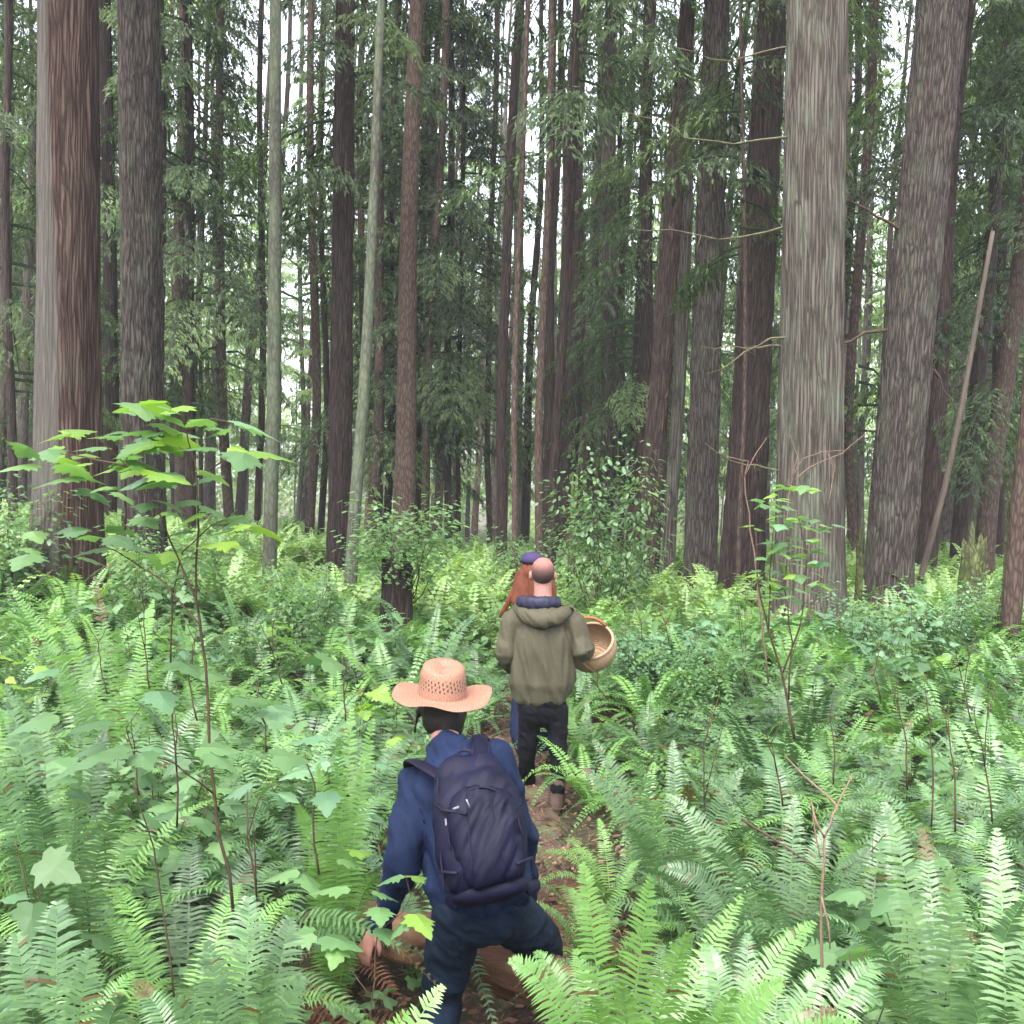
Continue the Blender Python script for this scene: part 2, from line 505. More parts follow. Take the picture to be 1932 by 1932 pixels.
def hero_tree(name, xb, yb, xt, wb, wt, Yd, mat, kind, label, crown='high', cs=1.0, near=None, yt=0, flare=.25, bend=.12, H=30, cat='tree', ci=None, group=None):
    p0 = pix(xb, yb, Yd); p1 = pix(xt, yt, Yd)
    d = (p1 - p0).normalized()
    gz = ghf(p0.x, Yd)
    base = p0 - d * ((p0.z - gz) / d.z)
    base.z = ghf(base.x, Yd)
    zt = (p1 - base).length
    t = empty(name, base, label, cat, group)
    orient(t, base, d)
    nr = near if near is not None else (kind in ('cedar', 'fir'))
    r0 = wb / F * Yd / 2; r1 = wt / F * Yd / 2
    m = trunk_mesh(H, r0, r1, zt, kind, nr, flare, bend if not nr else .0, seed=xb * .01)
    part("trunk", m, t, mat)
    if crown: add_crown(t, crown, ci if ci is not None else rnd.randrange(6), cs * H / 30)
    tree_records.append((t, (xb + (xt - xb) * .3)))
    return t

HT = []
def T(*a, **k):
    t = hero_tree(*a, **k); HT.append(t); return t
cedar_l = T('cedar_tree', 128, 1090, 129, 132, 104, 12.5, M_CEDAR_RED, 'cedar', 'massive reddish cedar with stringy bark at the left edge behind the leafy shrub', 'high', 1.1)
fir_l = T('fir_tree', 272, 1000, 262, 80, 72, 15, M_FIR, 'fir', 'thick grey brown furrowed conifer trunk standing just right of the massive reddish cedar', 'high', 1.0)
T('conifer_tree', 306, 880, 311, 13, 11, 22, M_DARK, 'plain', 'thin dark straight trunk touching the right side of the furrowed grey brown trunk', 'mid')
T('alder_tree', 509, 1010, 521, 27, 21, 14, M_ALDER, 'plain', 'slim pale greenish upright trunk behind the tall leafy shrub', None, flare=.1, bend=.03, H=22)
T('alder_tree', 664, 1045, 718, 25, 15, 13.5, M_ALDER, 'plain', 'pale slim trunk leaning right beside the dark furrowed trunk', None, flare=.1, bend=.05, H=20)
T('fir_tree', 640, 1030, 652, 46, 36, 18, M_DARK, 'fir', 'dark red brown furrowed trunk just left of the pale leaning trunk', 'mid', near=True)
T('hemlock_tree', 761, 940, 783, 44, 27, 19, M_BROWN, 'plain', 'smooth brown straight trunk right of the pale leaning trunk, above the low round bush', 'high', flare=.15)
T('conifer_tree', 700, 960, 730, 21, 16, 24, M_BROWN, 'plain', 'slim brown trunk between the pale leaning trunk and the smooth brown trunk', 'low')
T('conifer_tree', 728, 960, 752, 16, 12, 26, M_DARK, 'plain', 'slim dark trunk close along the left side of the smooth brown trunk', 'mid')
T('conifer_tree', 788, 950, 800, 20, 16, 26, M_DARK, 'plain', 'dull purple brown trunk hidden against the right side of the smooth brown trunk', 'low')
T('conifer_tree', 803, 970, 838, 17, 13, 24, M_BROWN, 'plain', 'light brown slim trunk leaning right, above the right end of the round bush', 'mid')
T('conifer_tree', 845, 1010, 850, 15, 11, 25, M_DARK, 'plain', 'dark upright slim trunk above the right end of the round bush', 'low')
T('conifer_tree', 865, 1010, 872, 10, 8, 25, M_DARK, 'plain', 'very thin dark trunk just right of the round bush', 'low')
T('conifer_tree', 948, 1010, 985, 22, 15, 20, M_DARK, 'plain', 'dark trunk rising left above the capped head and leaning slightly right', None)
T('conifer_tree', 972, 1035, 1005, 13, 9, 17, M_BROWN, 'plain', 'thin olive brown trunk straight above the red haired walker', None, H=22)
T('conifer_tree', 1020, 1040, 1040, 17, 12, 16.5, M_BROWN, 'plain', 'slim brown trunk rising right above the bald head', None, H=26)
T('conifer_tree', 1043, 1045, 1090, 19, 13, 17.5, M_DARK, 'plain', 'slim dark trunk leaning right, next after the one above the bald head', 'mid')
T('conifer_tree', 1095, 860, 1108, 18, 15, 28, M_BROWN, 'plain', 'greyish slim far trunk left of the purple grey trunk', None)
T('conifer_tree', 1138, 860, 1165, 33, 27, 25, M_FIR, 'plain', 'purple grey thick far trunk above the huckleberry bush', 'high', ci=0)
T('conifer_tree', 1200, 900, 1228, 24, 19, 24, M_DARK, 'plain', 'reddish dark far trunk just right of the purple grey trunk', 'low')
T('fir_tree', 1222, 1050, 1298, 44, 30, 17, M_DARK, 'fir', 'dark furrowed trunk leaning right behind the huckleberry bush', 'high', near=True)
T('fir_tree', 1262, 1040, 1300, 26, 20, 18.5, M_CEDAR, 'plain', 'pale grey streaked trunk between two dark furrowed trunks', None, H=24)
T('fir_tree', 1322, 1050, 1352, 62, 48, 17, M_FIR, 'fir', 'broad furrowed brown trunk above the blue green fern like bush', 'mid', near=True)
T('fir_tree', 1400, 1070, 1458, 82, 52, 15.5, M_DARK, 'fir', 'broad dark reddish trunk directly behind the left side of the tall grey cedar', 'high', near=True)
cedar_r = T('cedar_tree', 1525, 1190, 1542, 132, 108, 12.2, M_CEDAR, 'cedar', 'massive tall grey cedar with lichen streaked stringy bark, right of centre', 'high', 1.1)
T('conifer_tree', 1590, 950, 1612, 17, 12, 24, M_DARK, 'plain', 'thin dark trunk emerging along the right edge of the tall grey cedar', 'mid')
T('conifer_tree', 1612, 950, 1638, 20, 16, 22, M_BROWN, 'plain', 'brown slim trunk between the grey cedar and the deeply furrowed fir', 'low')
fir_r = T('fir_tree', 1672, 1130, 1776, 92, 84, 14, M_FIR, 'fir', 'thick deeply furrowed fir trunk leaning right, right of the tall grey cedar', 'high', 1.1)
T('conifer_tree', 1752, 980, 1828, 42, 30, 18, M_DARK, 'plain', 'dark straight trunk just right of the deeply furrowed leaning fir', 'mid')
T('conifer_tree', 1812, 1010, 1905, 30, 20, 20, M_DARK, 'plain', 'dark leaning trunk behind the dead leaning pole', 'mid')
T('conifer_tree', 1865, 1010, 1950, 36, 26, 18, M_BROWN, 'plain', 'reddish brown leaning trunk near the right edge, behind the mossy stump', 'low', H=26)
T('conifer_tree', 1905, 1180, 1985, 37, 26, 11.5, M_BROWN, 'plain', 'smooth brown leaning trunk nearest the right edge, rising out of the ferns', None, flare=.1)
T('hemlock_tree', 1392, 1040, 1400, 9, 6, 14.3, M_BROWN, 'plain', 'young hemlock whose drooping pale green sprays hang left of the grey cedar', 'mid', .75, ci=1)
T('dead_pole', 1742, 1060, 2015, 12, 5, 15, M_POLE, 'plain', 'bare pale dead pole leaning steeply right across the dark trunks', None, flare=.0, bend=.3, H=5.8, cat='dead tree')
T('conifer_tree', 22, 900, 2, 17, 14, 20, M_DARK, 'plain', 'thin dark trunk at the far left edge of the view', 'low')
T('conifer_tree', 206, 800, 203, 27, 22, 22, M_DARK, 'plain', 'dark trunk seen in the gap between the reddish cedar and the grey brown trunk', 'mid')
T('conifer_tree', 357, 960, 352, 21, 15, 22, M_DARK, 'plain', 'dark trunk behind the upper leaves of the tall leafy shrub', 'low')
T('conifer_tree', 434, 970, 412, 20, 13, 24, M_BROWN, 'plain', 'brown slim trunk left of the pale upright trunk', 'low')
T('conifer_tree', 486, 980, 500, 13, 10, 24, M_DARK, 'plain', 'dark thin trunk hugging the left side of the pale upright trunk', None)
T('conifer_tree', 583, 1000, 592, 18, 13, 25, M_BROWN, 'plain', 'brown slim trunk left of the dark furrowed trunk, behind the bush tops', None)
T('conifer_tree', 605, 1000, 612, 13, 9, 27, M_DARK, 'plain', 'dark thin trunk squeezed between the brown slim trunk and the dark furrowed one', 'mid')
T('conifer_tree', 672, 940, 690, 14, 12, 27, M_BROWN, 'plain', 'greyish thin trunk half hidden by the pale leaning trunk', 'mid')
T('conifer_tree', 925, 1000, 935, 12, 9, 27, M_BROWN, 'plain', 'thin brown far trunk left of the trunk above the capped head', 'low')
T('conifer_tree', 1170, 900, 1180, 13, 9, 28, M_DARK, 'plain', 'thin dark far trunk touching the right side of the purple grey trunk', 'low')
T('conifer_tree', 1880, 1010, 1935, 14, 10, 24, M_DARK, 'plain', 'thin dark far trunk behind the reddish brown leaning trunk', 'mid')
T('maple_tree', 560, 980, 575, 9, 8, 34, M_ALDER, 'plain', 'pale thin far broadleaf tree with bright crown, right of the pale upright trunk', 'bright', H=26)
T('maple_tree', 985, 980, 982, 20, 16, 32, M_ALDER, 'plain', 'pale grey far trunk climbing into the brightest sky gap at the centre', None, H=30, bend=.2)

# second dark stem fused to the left cedar is a fluted lobe of the same trunk
# extra low hanging sprays of hero hemlocks and dead limbs on the big trunks
def limb(t, name, z, az, L, sag, r0, mat, rise=0.0, n=8, twigs=4):
    V, Fc = [], []
    a = R(az)
    p0 = Vector((0, 0, z)); p1 = Vector((math.cos(a) * L, math.sin(a) * L, z + rise))
    pts = wiggle(p0, p1, n, .03, sag)
    tube(V, Fc, pts, r0, r0 * .2, 6)
    for _ in range(twigs):
        i = rnd.randrange(3, n)
        q = pts[i] + Vector((rnd.uniform(-.5, .5), rnd.uniform(-.5, .5), rnd.uniform(-.35, .2))) * L * .25
        tube(V, Fc, wiggle(pts[i], q, 3, .05), r0 * .3, r0 * .1, 4)
    part(name, py_mesh(name, V, Fc), t, mat)
for z, az, L, sag, rise in ((6.0, 185, 2.4, .06, .35), (5.1, 182, 2.2, .05, -.1), (3.9, 190, 1.3, -.02, -.6), (3.75, 175, 1.3, .05, -.1), (2.2, 186, 1.3, .1, .3), (7.2, 170, 1.6, .1, .0)):
    limb(cedar_r, 'branch', z, az, L, sag, .016, M_BRANCH, rise, 8, 7)
for z, az, L, sag, rise in ((4.3, 184, 1.7, .0, -.75), (3.8, 0, .7, -.15, -.7), (5.4, 190, 1.3, .05, .5)):
    limb(fir_r, 'branch', z, az, L, sag, .03, M_TWIG, rise)
for z, az, L, sag, rise in ((2.2, 5, .5, .1, -.4), (5.0, 10, .8, .1, -.1)):
    limb(fir_l, 'branch', z, az, L, sag, .02, M_TWIG, rise)

# ------------------------------------------------------------------ forest behind
TRUNKS = [trunk_mesh(28, .20, .10, 14, 'plain', False, .2, .15, seed=i * 3.1) for i in range(4)]
for m_, mt in zip(TRUNKS, (M_DARK, M_BROWN, M_DARK, M_FIR)): m_.materials.append(mt)
MAPLE_TR = trunk_mesh(20, .13, .07, 10, 'plain', False, .1, .25, seed=9)
MAPLE_TR.materials.append(M_ALDER)
placed = [(t.location.x, t.location.y) for t in HT]
back = []
def place_back(n, y0, y1, kinds, seed, mind, ky=1.0, smin=.6, smax=1.1, cs=(1.0, 1.3)):
    g = random.Random(seed)
    c = tries = 0
    while c < n and tries < 9000:
        tries += 1
        y = y0 + (y1 - y0) * g.random() ** ky
        x = g.uniform(-.60, .60) * y
        if any((x - a) ** 2 + (y - b) ** 2 < mind ** 2 for a, b in placed): continue
        placed.append((x, y)); c += 1
        kind = g.choice(kinds)
        t = empty('maple_tree' if kind == 'bright' else 'conifer_tree', (x, y, ghf(x, y)))
        s = g.uniform(smin, smax)
        t.rotation_euler = (R(g.gauss(0, 1.0)), R(g.gauss(0, 1.2)), 0)
        tr = part("trunk", MAPLE_TR if kind == 'bright' else TRUNKS[g.randrange(4)], t)
        tr.scale = (s * g.uniform(.7, 1.2),) * 2 + (1.0,)
        tr.rotation_euler.z = g.random() * 6
        gx = proj((x, y, 6))[0]
        if y > 27 and (505 < gx < 600 or 925 < gx < 1030 or 690 < gx < 720 or 1620 < gx < 1680): kind = None
        if kind: add_crown(t, kind, g.randrange(6), g.uniform(*cs))
        back.append((t, kind))
place_back(36, 21, 33, ['low', None, None, None, 'high', None, 'mid'], 3, 1.2, cs=(.85, 1.15))
place_back(78, 33, 50, ['low', None, 'mid', 'bright', None, 'low', None], 4, 1.6)
place_back(85, 50, 78, ['low', 'bright', None, 'mid', 'bright', None], 5, 2.0, cs=(1.2, 1.6))
# side and overhead trees just out of view keep the light of a closed forest
side = []
for x, y in ((-6.5, 5), (6.8, 4.5), (-5, 0), (5.5, -2), (-2, -4), (2.5, -5), (-10, 10), (10.5, 9), (-5.5, -7), (7, -8), (-10, -2), (11, 1)):
    t = empty('conifer_tree', (x, y, ghf(x, y)))
    tr = part("trunk", TRUNKS[rnd.randrange(4)], t); tr.scale = (1.6, 1.6, 1)
    add_crown(t, 'high', rnd.randrange(4), 1.15)
    side.append(t)

# far wood: one mass beyond the trees that can be told apart
g = np.random.default_rng(77)
Q, TT = [], []
n = 390000
ang = g.uniform(-.72, .72, n)
dist = 78 + 30 * g.random(n)
x = dist * np.tan(ang); y = dist.copy()
hmax = 23 + 3 * np.sin(x * .23) + 4 * np.sin(x * .61 + 1) + 2 * np.sin(x * 1.7)
h = g.random(n) ** .9 * hmax
P = np.stack([x, y, gh(x, y) + h], 1)
D = norm(np.stack([g.normal(0, .6, n), g.normal(0, .5, n), -.5 + g.normal(0, .4, n)], 1))
W = norm(np.cross(D, g.normal(0, 1, (n, 3))))
L = .25 + .35 * g.random(n)
gpx = 966 + F * x / y
gap = ((gpx > 515) & (gpx < 590)) | ((gpx > 930) & (gpx < 1020))
keep = (~gap | (h < 11)) & ((np.sin(x * .9 + h * .35) + np.sin(x * .37 - h * .8) + g.normal(0, 1.1, n)) > -.35)
Q = kites(P, D, W, L, L * .5)[keep]
tt = np.clip(.5 + .25 * np.sin(x * .5) + .2 * np.sin(h * .7 + x * .3) + g.normal(0, .18, n), 0, 1)[keep]
tag(part("far_forest", quads_mesh("far_forest", Q, tt), None, M_NEEDLE_FAR), kind='stuff', label="distant bright green wood showing between the farthest trunks", cat="forest")
print("trees done")
# ------------------------------------------------------------------ ferns
def frond(g, p0, p1, rise, width, npin, k=1, tilt=0.0, base=.10, ctrl=.42, face=None):
    """one sword fern frond as quads: rachis from p0 arching to p1, two rows of pinnae"""
    p0 = np.asarray(p0, float); p1 = np.asarray(p1, float)
    c = p0 * (1 - ctrl) + p1 * ctrl + UP * rise
    t = np.repeat(np.linspace(base, .985, npin), 2)
    t = t + g.normal(0, .002, len(t))
    s = np.tile([-1., 1.], npin)
    tt = t[:, None]
    B = (1 - tt) ** 2 * p0 + 2 * tt * (1 - tt) * c + tt ** 2 * p1
    Tn = norm(2 * (1 - tt) * (c - p0) + 2 * tt * (p1 - c))
    h = p1 - p0; h = h / (np.linalg.norm(h) + 1e-9)
    hz = np.array([h[0], h[1], 0.]); hz = hz / (np.linalg.norm(hz) + 1e-9)
    side = np.array([-hz[1], hz[0], 0.])
    if tilt: side = side * math.cos(tilt) + UP * math.sin(tilt)
    if face is not None:
        fs = np.cross(face, p1 - p0); fs = fs / (np.linalg.norm(fs) + 1e-9)
        if fs @ side < 0: fs = -fs
        side = side * .3 + fs * .7
    side = norm(side - Tn * (Tn @ side)[:, None])
    N = norm(np.cross(Tn, side)); N = np.where((N[:, 2:3] < 0) & (abs(tilt) < 1), -N, N)
    pr = np.minimum(1, ((t - base) / .22 + .35)) ** .7 * np.maximum(.02, (1 - t)) ** .55 * 1.25
    Lp = width * np.minimum(pr, 1) * (1 + g.normal(0, .05, len(t)))
    ang = .12 + .42 * t ** 2 + g.normal(0, .05, len(t))
    D = norm(side * (s * np.cos(ang))[:, None] + Tn * np.sin(ang)[:, None] + N * (.10 + g.normal(0, .08, len(t)))[:, None])
    Wv = norm(np.cross(D, N))
    sp = np.linalg.norm(p1 - p0) * (1 - base) / npin
    wdt = (.74 if k > 1 else .85) * sp * (.8 + .3 * (1 - t))
    out = []
    if k == 1:
        out.append(kites(B, D, Wv, Lp, wdt * 1.25, .35, .12))
    else:
        L1 = Lp[:, None]; w1 = wdt[:, None]
        m1 = B + D * L1 * .5 + N * L1 * .03; m2 = B + D * L1 - UP * L1 * .14
        out.append(np.stack([B + Wv * w1 * .38, B - Wv * w1 * .38, m1 - Wv * w1 * .42, m1 + Wv * w1 * .42], 1))
        out.append(np.stack([m1 + Wv * w1 * .42, m1 - Wv * w1 * .42, m2 - Wv * w1 * .02, m2 + Wv * w1 * .02], 1))
        e = .12 * L1                                 # little ear at the base of each pinna
        out.append(kites(B, norm(Tn * .9 + D * .5), D, np.minimum(e[:, 0], .012), w1[:, 0] * .7))
    tb = np.clip(g.normal(g.uniform(.3, .7), .1, len(t)), 0, 1)
    if g.random() < .13: tb[t > g.uniform(.72, .95)] = 1.3          # withered tip
    tb[g.random(len(t)) < .012] = 1.3
    lost = g.random(len(t)) < .025
    for o_ in out: o_[lost] = o_[lost][:, :1]
    tint = np.tile(tb, len(out))
    # rachis
    m = 7 if k > 1 else 4
    u = np.linspace(0, 1, m + 1)[:, None]
    C = (1 - u) ** 2 * p0 + 2 * u * (1 - u) * c + u ** 2 * p1
    w = (.0032 if k > 1 else .004) * (1.1 - u)
    sd_ = side[0]; nn = N[len(N) // 2]
    rq = []
    for d_ in (sd_, nn):
        a = C + d_ * w; b = C - d_ * w
        rq.append(np.stack([a[:-1], a[1:], b[1:], b[:-1]], 1))
    out += rq
    tint = np.concatenate([tint, np.full(2 * m, .85)])
    return np.concatenate(out), tint

def fern_spec(g, nf, Rr, H):
    """tips and rises of a plant's fronds, local to its crown"""
    sp = []
    a0 = g.random() * 6.28
    for i in range(nf):
        inner = i % 3 == 0
        a = a0 + i * 2.399 + g.normal(0, .15)
        r = Rr * (g.uniform(.5, .85) if inner else g.uniform(.9, 1.3))
        z = H * (g.uniform(.55, .95) if inner else g.uniform(.05, .5))
        rise = H * (g.uniform(.3, .5) if inner else g.uniform(.6, 1.0))
        sp.append(((math.cos(a) * r, math.sin(a) * r, z), rise))
    return sp

# variants: near plants keep every frond as a part, farther plants are one mesh each
FV_PARTS, FV_MESH, FV_FAR = [], [], []
for i in range(6):
    g = np.random.default_rng(100 + i)
    fr = []
    for tip, rise in fern_spec(g, 13, .72, .78):
        q, tt = frond(g, (tip[0] * .03, tip[1] * .03, .02), tip, rise, g.uniform(.075, .105), 44, 2)
        fr.append(quads_mesh("frond", q, tt))
    FV_PARTS.append(fr)
for i in range(8):
    g = np.random.default_rng(200 + i)
    Q, TT = [], []
    for tip, rise in fern_spec(g, 14, .72, .78):
        q, tt = frond(g, (0, 0, .02), tip, rise, g.uniform(.075, .105), 30, 1)
        Q.append(q); TT.append(np.where(tt > 1.1, tt, np.clip(tt + g.normal(0, .15), 0, 1)))
    FV_MESH.append((np.concatenate(Q), np.concatenate(TT)))
for i in range(4):
    g = np.random.default_rng(300 + i)
    Q, TT = [], []
    for tip, rise in fern_spec(g, 11, .72, .78):
        q, tt = frond(g, (0, 0, .02), tip, rise, g.uniform(.09, .12), 14, 1)
        q = q[:28]; tt = tt[:28]
        Q.append(q); TT.append(np.where(tt > 1.1, tt, np.clip(tt + g.normal(0, .15), 0, 1)))
    FV_FAR.append((np.concatenate(Q), np.concatenate(TT)))
FERN_MATS = [M_FERN, M_FERN_BRIGHT]
FVM = {}
def fern_mesh(i, mi):
    if (i, mi) not in FVM:
        me = quads_mesh("fronds", *FV_MESH[i]); me.materials.append(FERN_MATS[mi]); FVM[(i, mi)] = me
    return FVM[(i, mi)]
FPM = {}
def frond_meshes(i, mi):
    if (i, mi) not in FPM:
        r = []
        for me in FV_PARTS[i]:
            m2 = me.copy(); m2.materials.clear(); m2.materials.append(FERN_MATS[mi]); r.append(m2)
        FPM[(i, mi)] = r
    return FPM[(i, mi)]

KEEP_OUT = []                                     # (x, y, r): where walkers, trunks and hero plants stand
for t in HT: KEEP_OUT.append((t.location.x, t.location.y, .45))
KEEP_OUT += [(-.25, 3.4, .62), (.15, 4.0, .5), (-.7, 3.7, .35), (.2, 6.9, .5), (.45, 7.1, .4), (.15, 8, .4)]
fern_list = []                                    # things to be labelled
def free(x, y, pr=.42):
    if y < 11 and abs(x - path_x(y)) < pr: return False
    return all((x - a) ** 2 + (y - b) ** 2 > r * r for a, b, r in KEEP_OUT)

def hero_fern(px, Yd, tips, width=.10, mat=None, npin=56, label=None, tiltz=0, z_up=.05, rise=.28):
    """a foreground fern whose fronds reach up to given places"""
    p = pix(px, 1500, Yd); base = np.array([p.x, Yd, ghf(p.x, Yd) + z_up])
    o = empty('sword_fern', Vector(base), label, 'fern', 'sword ferns around the walkers')
    g = np.random.default_rng(int(px + Yd * 100))
    for tp in tips:
        tx, ty, tY = tp[:3]
        rs = tp[3] if len(tp) > 3 else rise
        w = tp[4] if len(tp) > 4 else width
        q, tt = frond(g, (0, 0, 0), np.array(pix(tx, ty, tY)) - base, rs, w, npin, 2, base=.06, face=norm(base - np.array([0, 0, CAM_Z])))
        part("frond", quads_mesh("frond", q, tt), o, mat or M_FERN_BRIGHT)
    fern_list.append(o)
    return o

HF = [
    hero_fern(1190, 2.45, [(1098, 1628, 2.55, .35, .085), (1228, 1655, 2.45, .3, .095), (1300, 1760, 2.2, .3, .09), (1400, 1690, 3.0, .3, .09), (960, 1812, 2.5, .45, .08), (1010, 1795, 2.7, .4, .08), (1085, 1790, 2.9, .3, .09), (1330, 1905, 2.1, .3, .09), (1120, 1880, 2.1, .3, .09)],
              label='bright foreground fern with two tall upright fronds right of the blue walker'),
    hero_fern(1250, 2.2, [(1538, 1738, 2.5, .42, .085), (1480, 1850, 2.1, .4, .085), (1390, 1865, 2.0, .3, .08), (1170, 1850, 1.9, .3, .08), (1580, 1905, 2.3, .4, .08), (1620, 1930, 2.0, .4, .09)],
              label='bright yellow green fern spreading low along the bottom edge right of centre'),
    hero_fern(600, 1.95, [(838, 1858, 2.15, .33, .075), (770, 1905, 1.95, .3, .075), (700, 1925, 1.8, .25, .08), (470, 1930, 1.9, .25, .08)],
              label='fern with one bright frond pointing up at the blue walker\'s leg'),
    hero_fern(470, 2.15, [(470, 1690, 2.35, .32, .125), (548, 1730, 2.3, .3, .115), (390, 1775, 2.25, .3, .095), (330, 1880, 2.1, .3, .09), (570, 1840, 2.2, .35, .09), (255, 1850, 2.5, .35, .09), (500, 1820, 1.95, .25, .095)],
              width=.1, mat=M_FERN, label='large fern with broad upright fronds at the bottom left, second from the left corner'),
    hero_fern(110, 2.0, [(108, 1700, 2.2, .3, .13), (30, 1760, 2.15, .3, .11), (170, 1790, 2.1, .3, .1), (-60, 1830, 2.0, .3, .1), (230, 1880, 2.0, .35, .09), (60, 1905, 1.8, .3, .09)],
              mat=M_FERN, label='large green fern with a broad upright frond in the bottom left corner'),
    hero_fern(1830, 2.55, [(1668, 1512, 2.85, .35, .085), (1790, 1640, 2.6, .35, .085), (1610, 1760, 2.5, .45, .08), (1640, 1870, 2.3, .4, .08), (1930, 1700, 2.4, .35, .08), (1740, 1560, 3.1, .3, .085), (1980, 1800, 2.3, .35, .08)],
              mat=M_FERN, label='lower right fern with one long frond leaning left towards the dead forked twig'),
    hero_fern(1960, 2.2, [(1880, 1560, 2.6, .3, .085), (1985, 1610, 2.4, .3, .09), (1800, 1850, 2.1, .4, .085), (1720, 1920, 2.1, .35, .08), (1900, 1900, 1.95, .25, .085)],
              mat=M_FERN, label='green fern crowded into the bottom right corner'),
    hero_fern(1440, 2.35, [(1410, 1760, 2.7, .3, .085), (1330, 1780, 2.6, .4, .085), (1560, 1830, 2.5, .4, .085), (1690, 1810, 2.6, .45, .085), (1480, 1930, 2.0, .25, .085)],
              mat=M_FERN, label='shaded green fern low between the pale forked twig and the tall bright fronds'),
    hero_fern(640, 3.9, [(665, 1335, 4.2, .3, .08), (705, 1352, 4.1, .28, .08), (600, 1440, 4.0, .35, .08), (585, 1640, 3.6, .4, .075), (730, 1660, 3.8, .45, .07), (560, 1520, 3.8, .4, .08), (690, 1420, 4.3, .35, .08), (640, 1390, 3.9, .3, .08)],
              mat=M_FERN_BRIGHT, label='bright fern with tall upright fronds between the leafy shrub and the straw hat'),
    hero_fern(230, 6.2, [(178, 1085, 6.6, .35, .09), (100, 1130, 6.4, .35, .09), (290, 1130, 6.5, .4, .09), (20, 1110, 6.3, .35, .09), (220, 1180, 6.0, .35, .09), (340, 1160, 6.2, .35, .09), (60, 1200, 6.0, .35, .09)],
              mat=M_FERN_BRIGHT, label='fern with an upright pale frond before the foot of the massive reddish cedar'),
    hero_fern(1290, 4.6, [(1120, 1395, 4.9, .3, .1), (1190, 1420, 4.5, .35, .1), (1300, 1480, 4.3, .35, .1), (1100, 1450, 4.7, .4, .09), (1180, 1560, 4.2, .35, .09), (1400, 1450, 4.7, .35, .09), (1270, 1395, 5.0, .3, .09), (1420, 1560, 4.4, .35, .09)],
              mat=M_FERN, label='wide blue green fern arching over the path right of the black trousers'),
    hero_fern(1500, 3.6, [(1260, 1500, 3.9, .45, .09), (1330, 1600, 3.5, .45, .09), (1440, 1680, 3.3, .4, .09), (1240, 1640, 3.7, .5, .09), (1560, 1560, 3.8, .35, .09), (1640, 1600, 3.6, .35, .09), (1500, 1500, 3.9, .3, .09), (1620, 1730, 3.4, .4, .09)],
              mat=M_FERN, label='large dark green fern sprawling behind the two tall bright fronds'),
    hero_fern(120, 3.3, [(200, 1375, 3.5, .4, .085), (70, 1310, 3.6, .35, .09), (10, 1290, 3.5, .35, .09), (150, 1450, 3.3, .35, .085), (-30, 1420, 3.3, .35, .09), (240, 1500, 3.2, .4, .08), (60, 1480, 3.0, .35, .09), (20, 1600, 3.0, .35, .09)],
              mat=M_FERN, label='arching fern at the left edge below the massive cedar'),
]
for (px_, Y_) in ((1440, 2.35), (1190, 2.45), (1250, 2.2), (600, 1.95), (470, 2.15), (110, 2.0), (1830, 2.55), (1960, 2.2), (640, 3.9), (230, 6.2), (1290, 4.6), (1500, 3.6), (120, 3.3)):
    KEEP_OUT.append((pix(px_, 1500, Y_).x, Y_, .42))

# individual ferns, nearest first
g = random.Random(21)
cand = []
pts_f = []
tries = 0
while len(pts_f) < 286 and tries < 60000:
    tries += 1
    y = 1.9 + 10.5 * g.random() ** .75
    x = g.uniform(-.62, .62) * y + g.uniform(-.2, .2)
    md = .40 + .012 * y
    if y < 3.2: md = .5
    if not free(x, y, .34): continue
    # keep the sight line to the walkers and the path open
    if y < 3.9 and -.75 - .0 < x < .55: continue
    if y < 6.6 and -.25 < x - path_x(y) < .3 and y > 3.6: continue
    if any((x - a) ** 2 + (y - b) ** 2 < md * md for a, b in pts_f): continue
    pts_f.append((x, y))
pts_f.sort(key=lambda q: q[1])
for k, (x, y) in enumerate(pts_f):
    o = empty('sword_fern', (x, y, ghf(x, y) + .02), None, 'fern', 'sword ferns around the walkers')
    s = g.uniform(.75, 1.2) * (1.0 if y > 3 else .85)
    if abs(x - path_x(y)) < .9: s *= .75
    o.scale = (s, s, s * g.uniform(.85, 1.15))
    o.rotation_euler = (g.gauss(0, .08), g.gauss(0, .08), g.random() * 6.28)
    mi = 1 if g.random() < (.35 if y < 7 else .5) else 0
    if y < 5.6:
        for m_ in frond_meshes(g.randrange(6), mi):
            part("frond", m_, o)
    else:
        part("fronds", fern_mesh(g.randrange(8), mi), o)
    fern_list.append(o)
    o['tone'] = mi

def scatter(name, variants, pts, mats, label, cat, smin=.7, smax=1.2, zoff=0.0, seed=1, tiltsd=.1, clump=None):
    g = np.random.default_rng(seed)
    Q, TT = [], []
    for (x, y) in pts:
        q, tt = variants[g.integers(len(variants))]
        s = g.uniform(smin, smax); a = g.random() * 6.28
        ca, sa = math.cos(a) * s, math.sin(a) * s
        M = np.array([[ca, -sa, 0], [sa, ca, 0], [g.normal(0, tiltsd), g.normal(0, tiltsd), s * g.uniform(.85, 1.2)]])
        Q.append(q @ M.T + np.array([x, y, ghf(x, y) + zoff]))
        TT.append(np.where(tt > 1.1, tt, np.clip(tt + g.normal(0, .22), 0, 1)))
    me = quads_mesh(name, np.concatenate(Q), np.concatenate(TT))
    return tag(part(name, me, None, mats), kind='stuff', label=label, cat=cat)

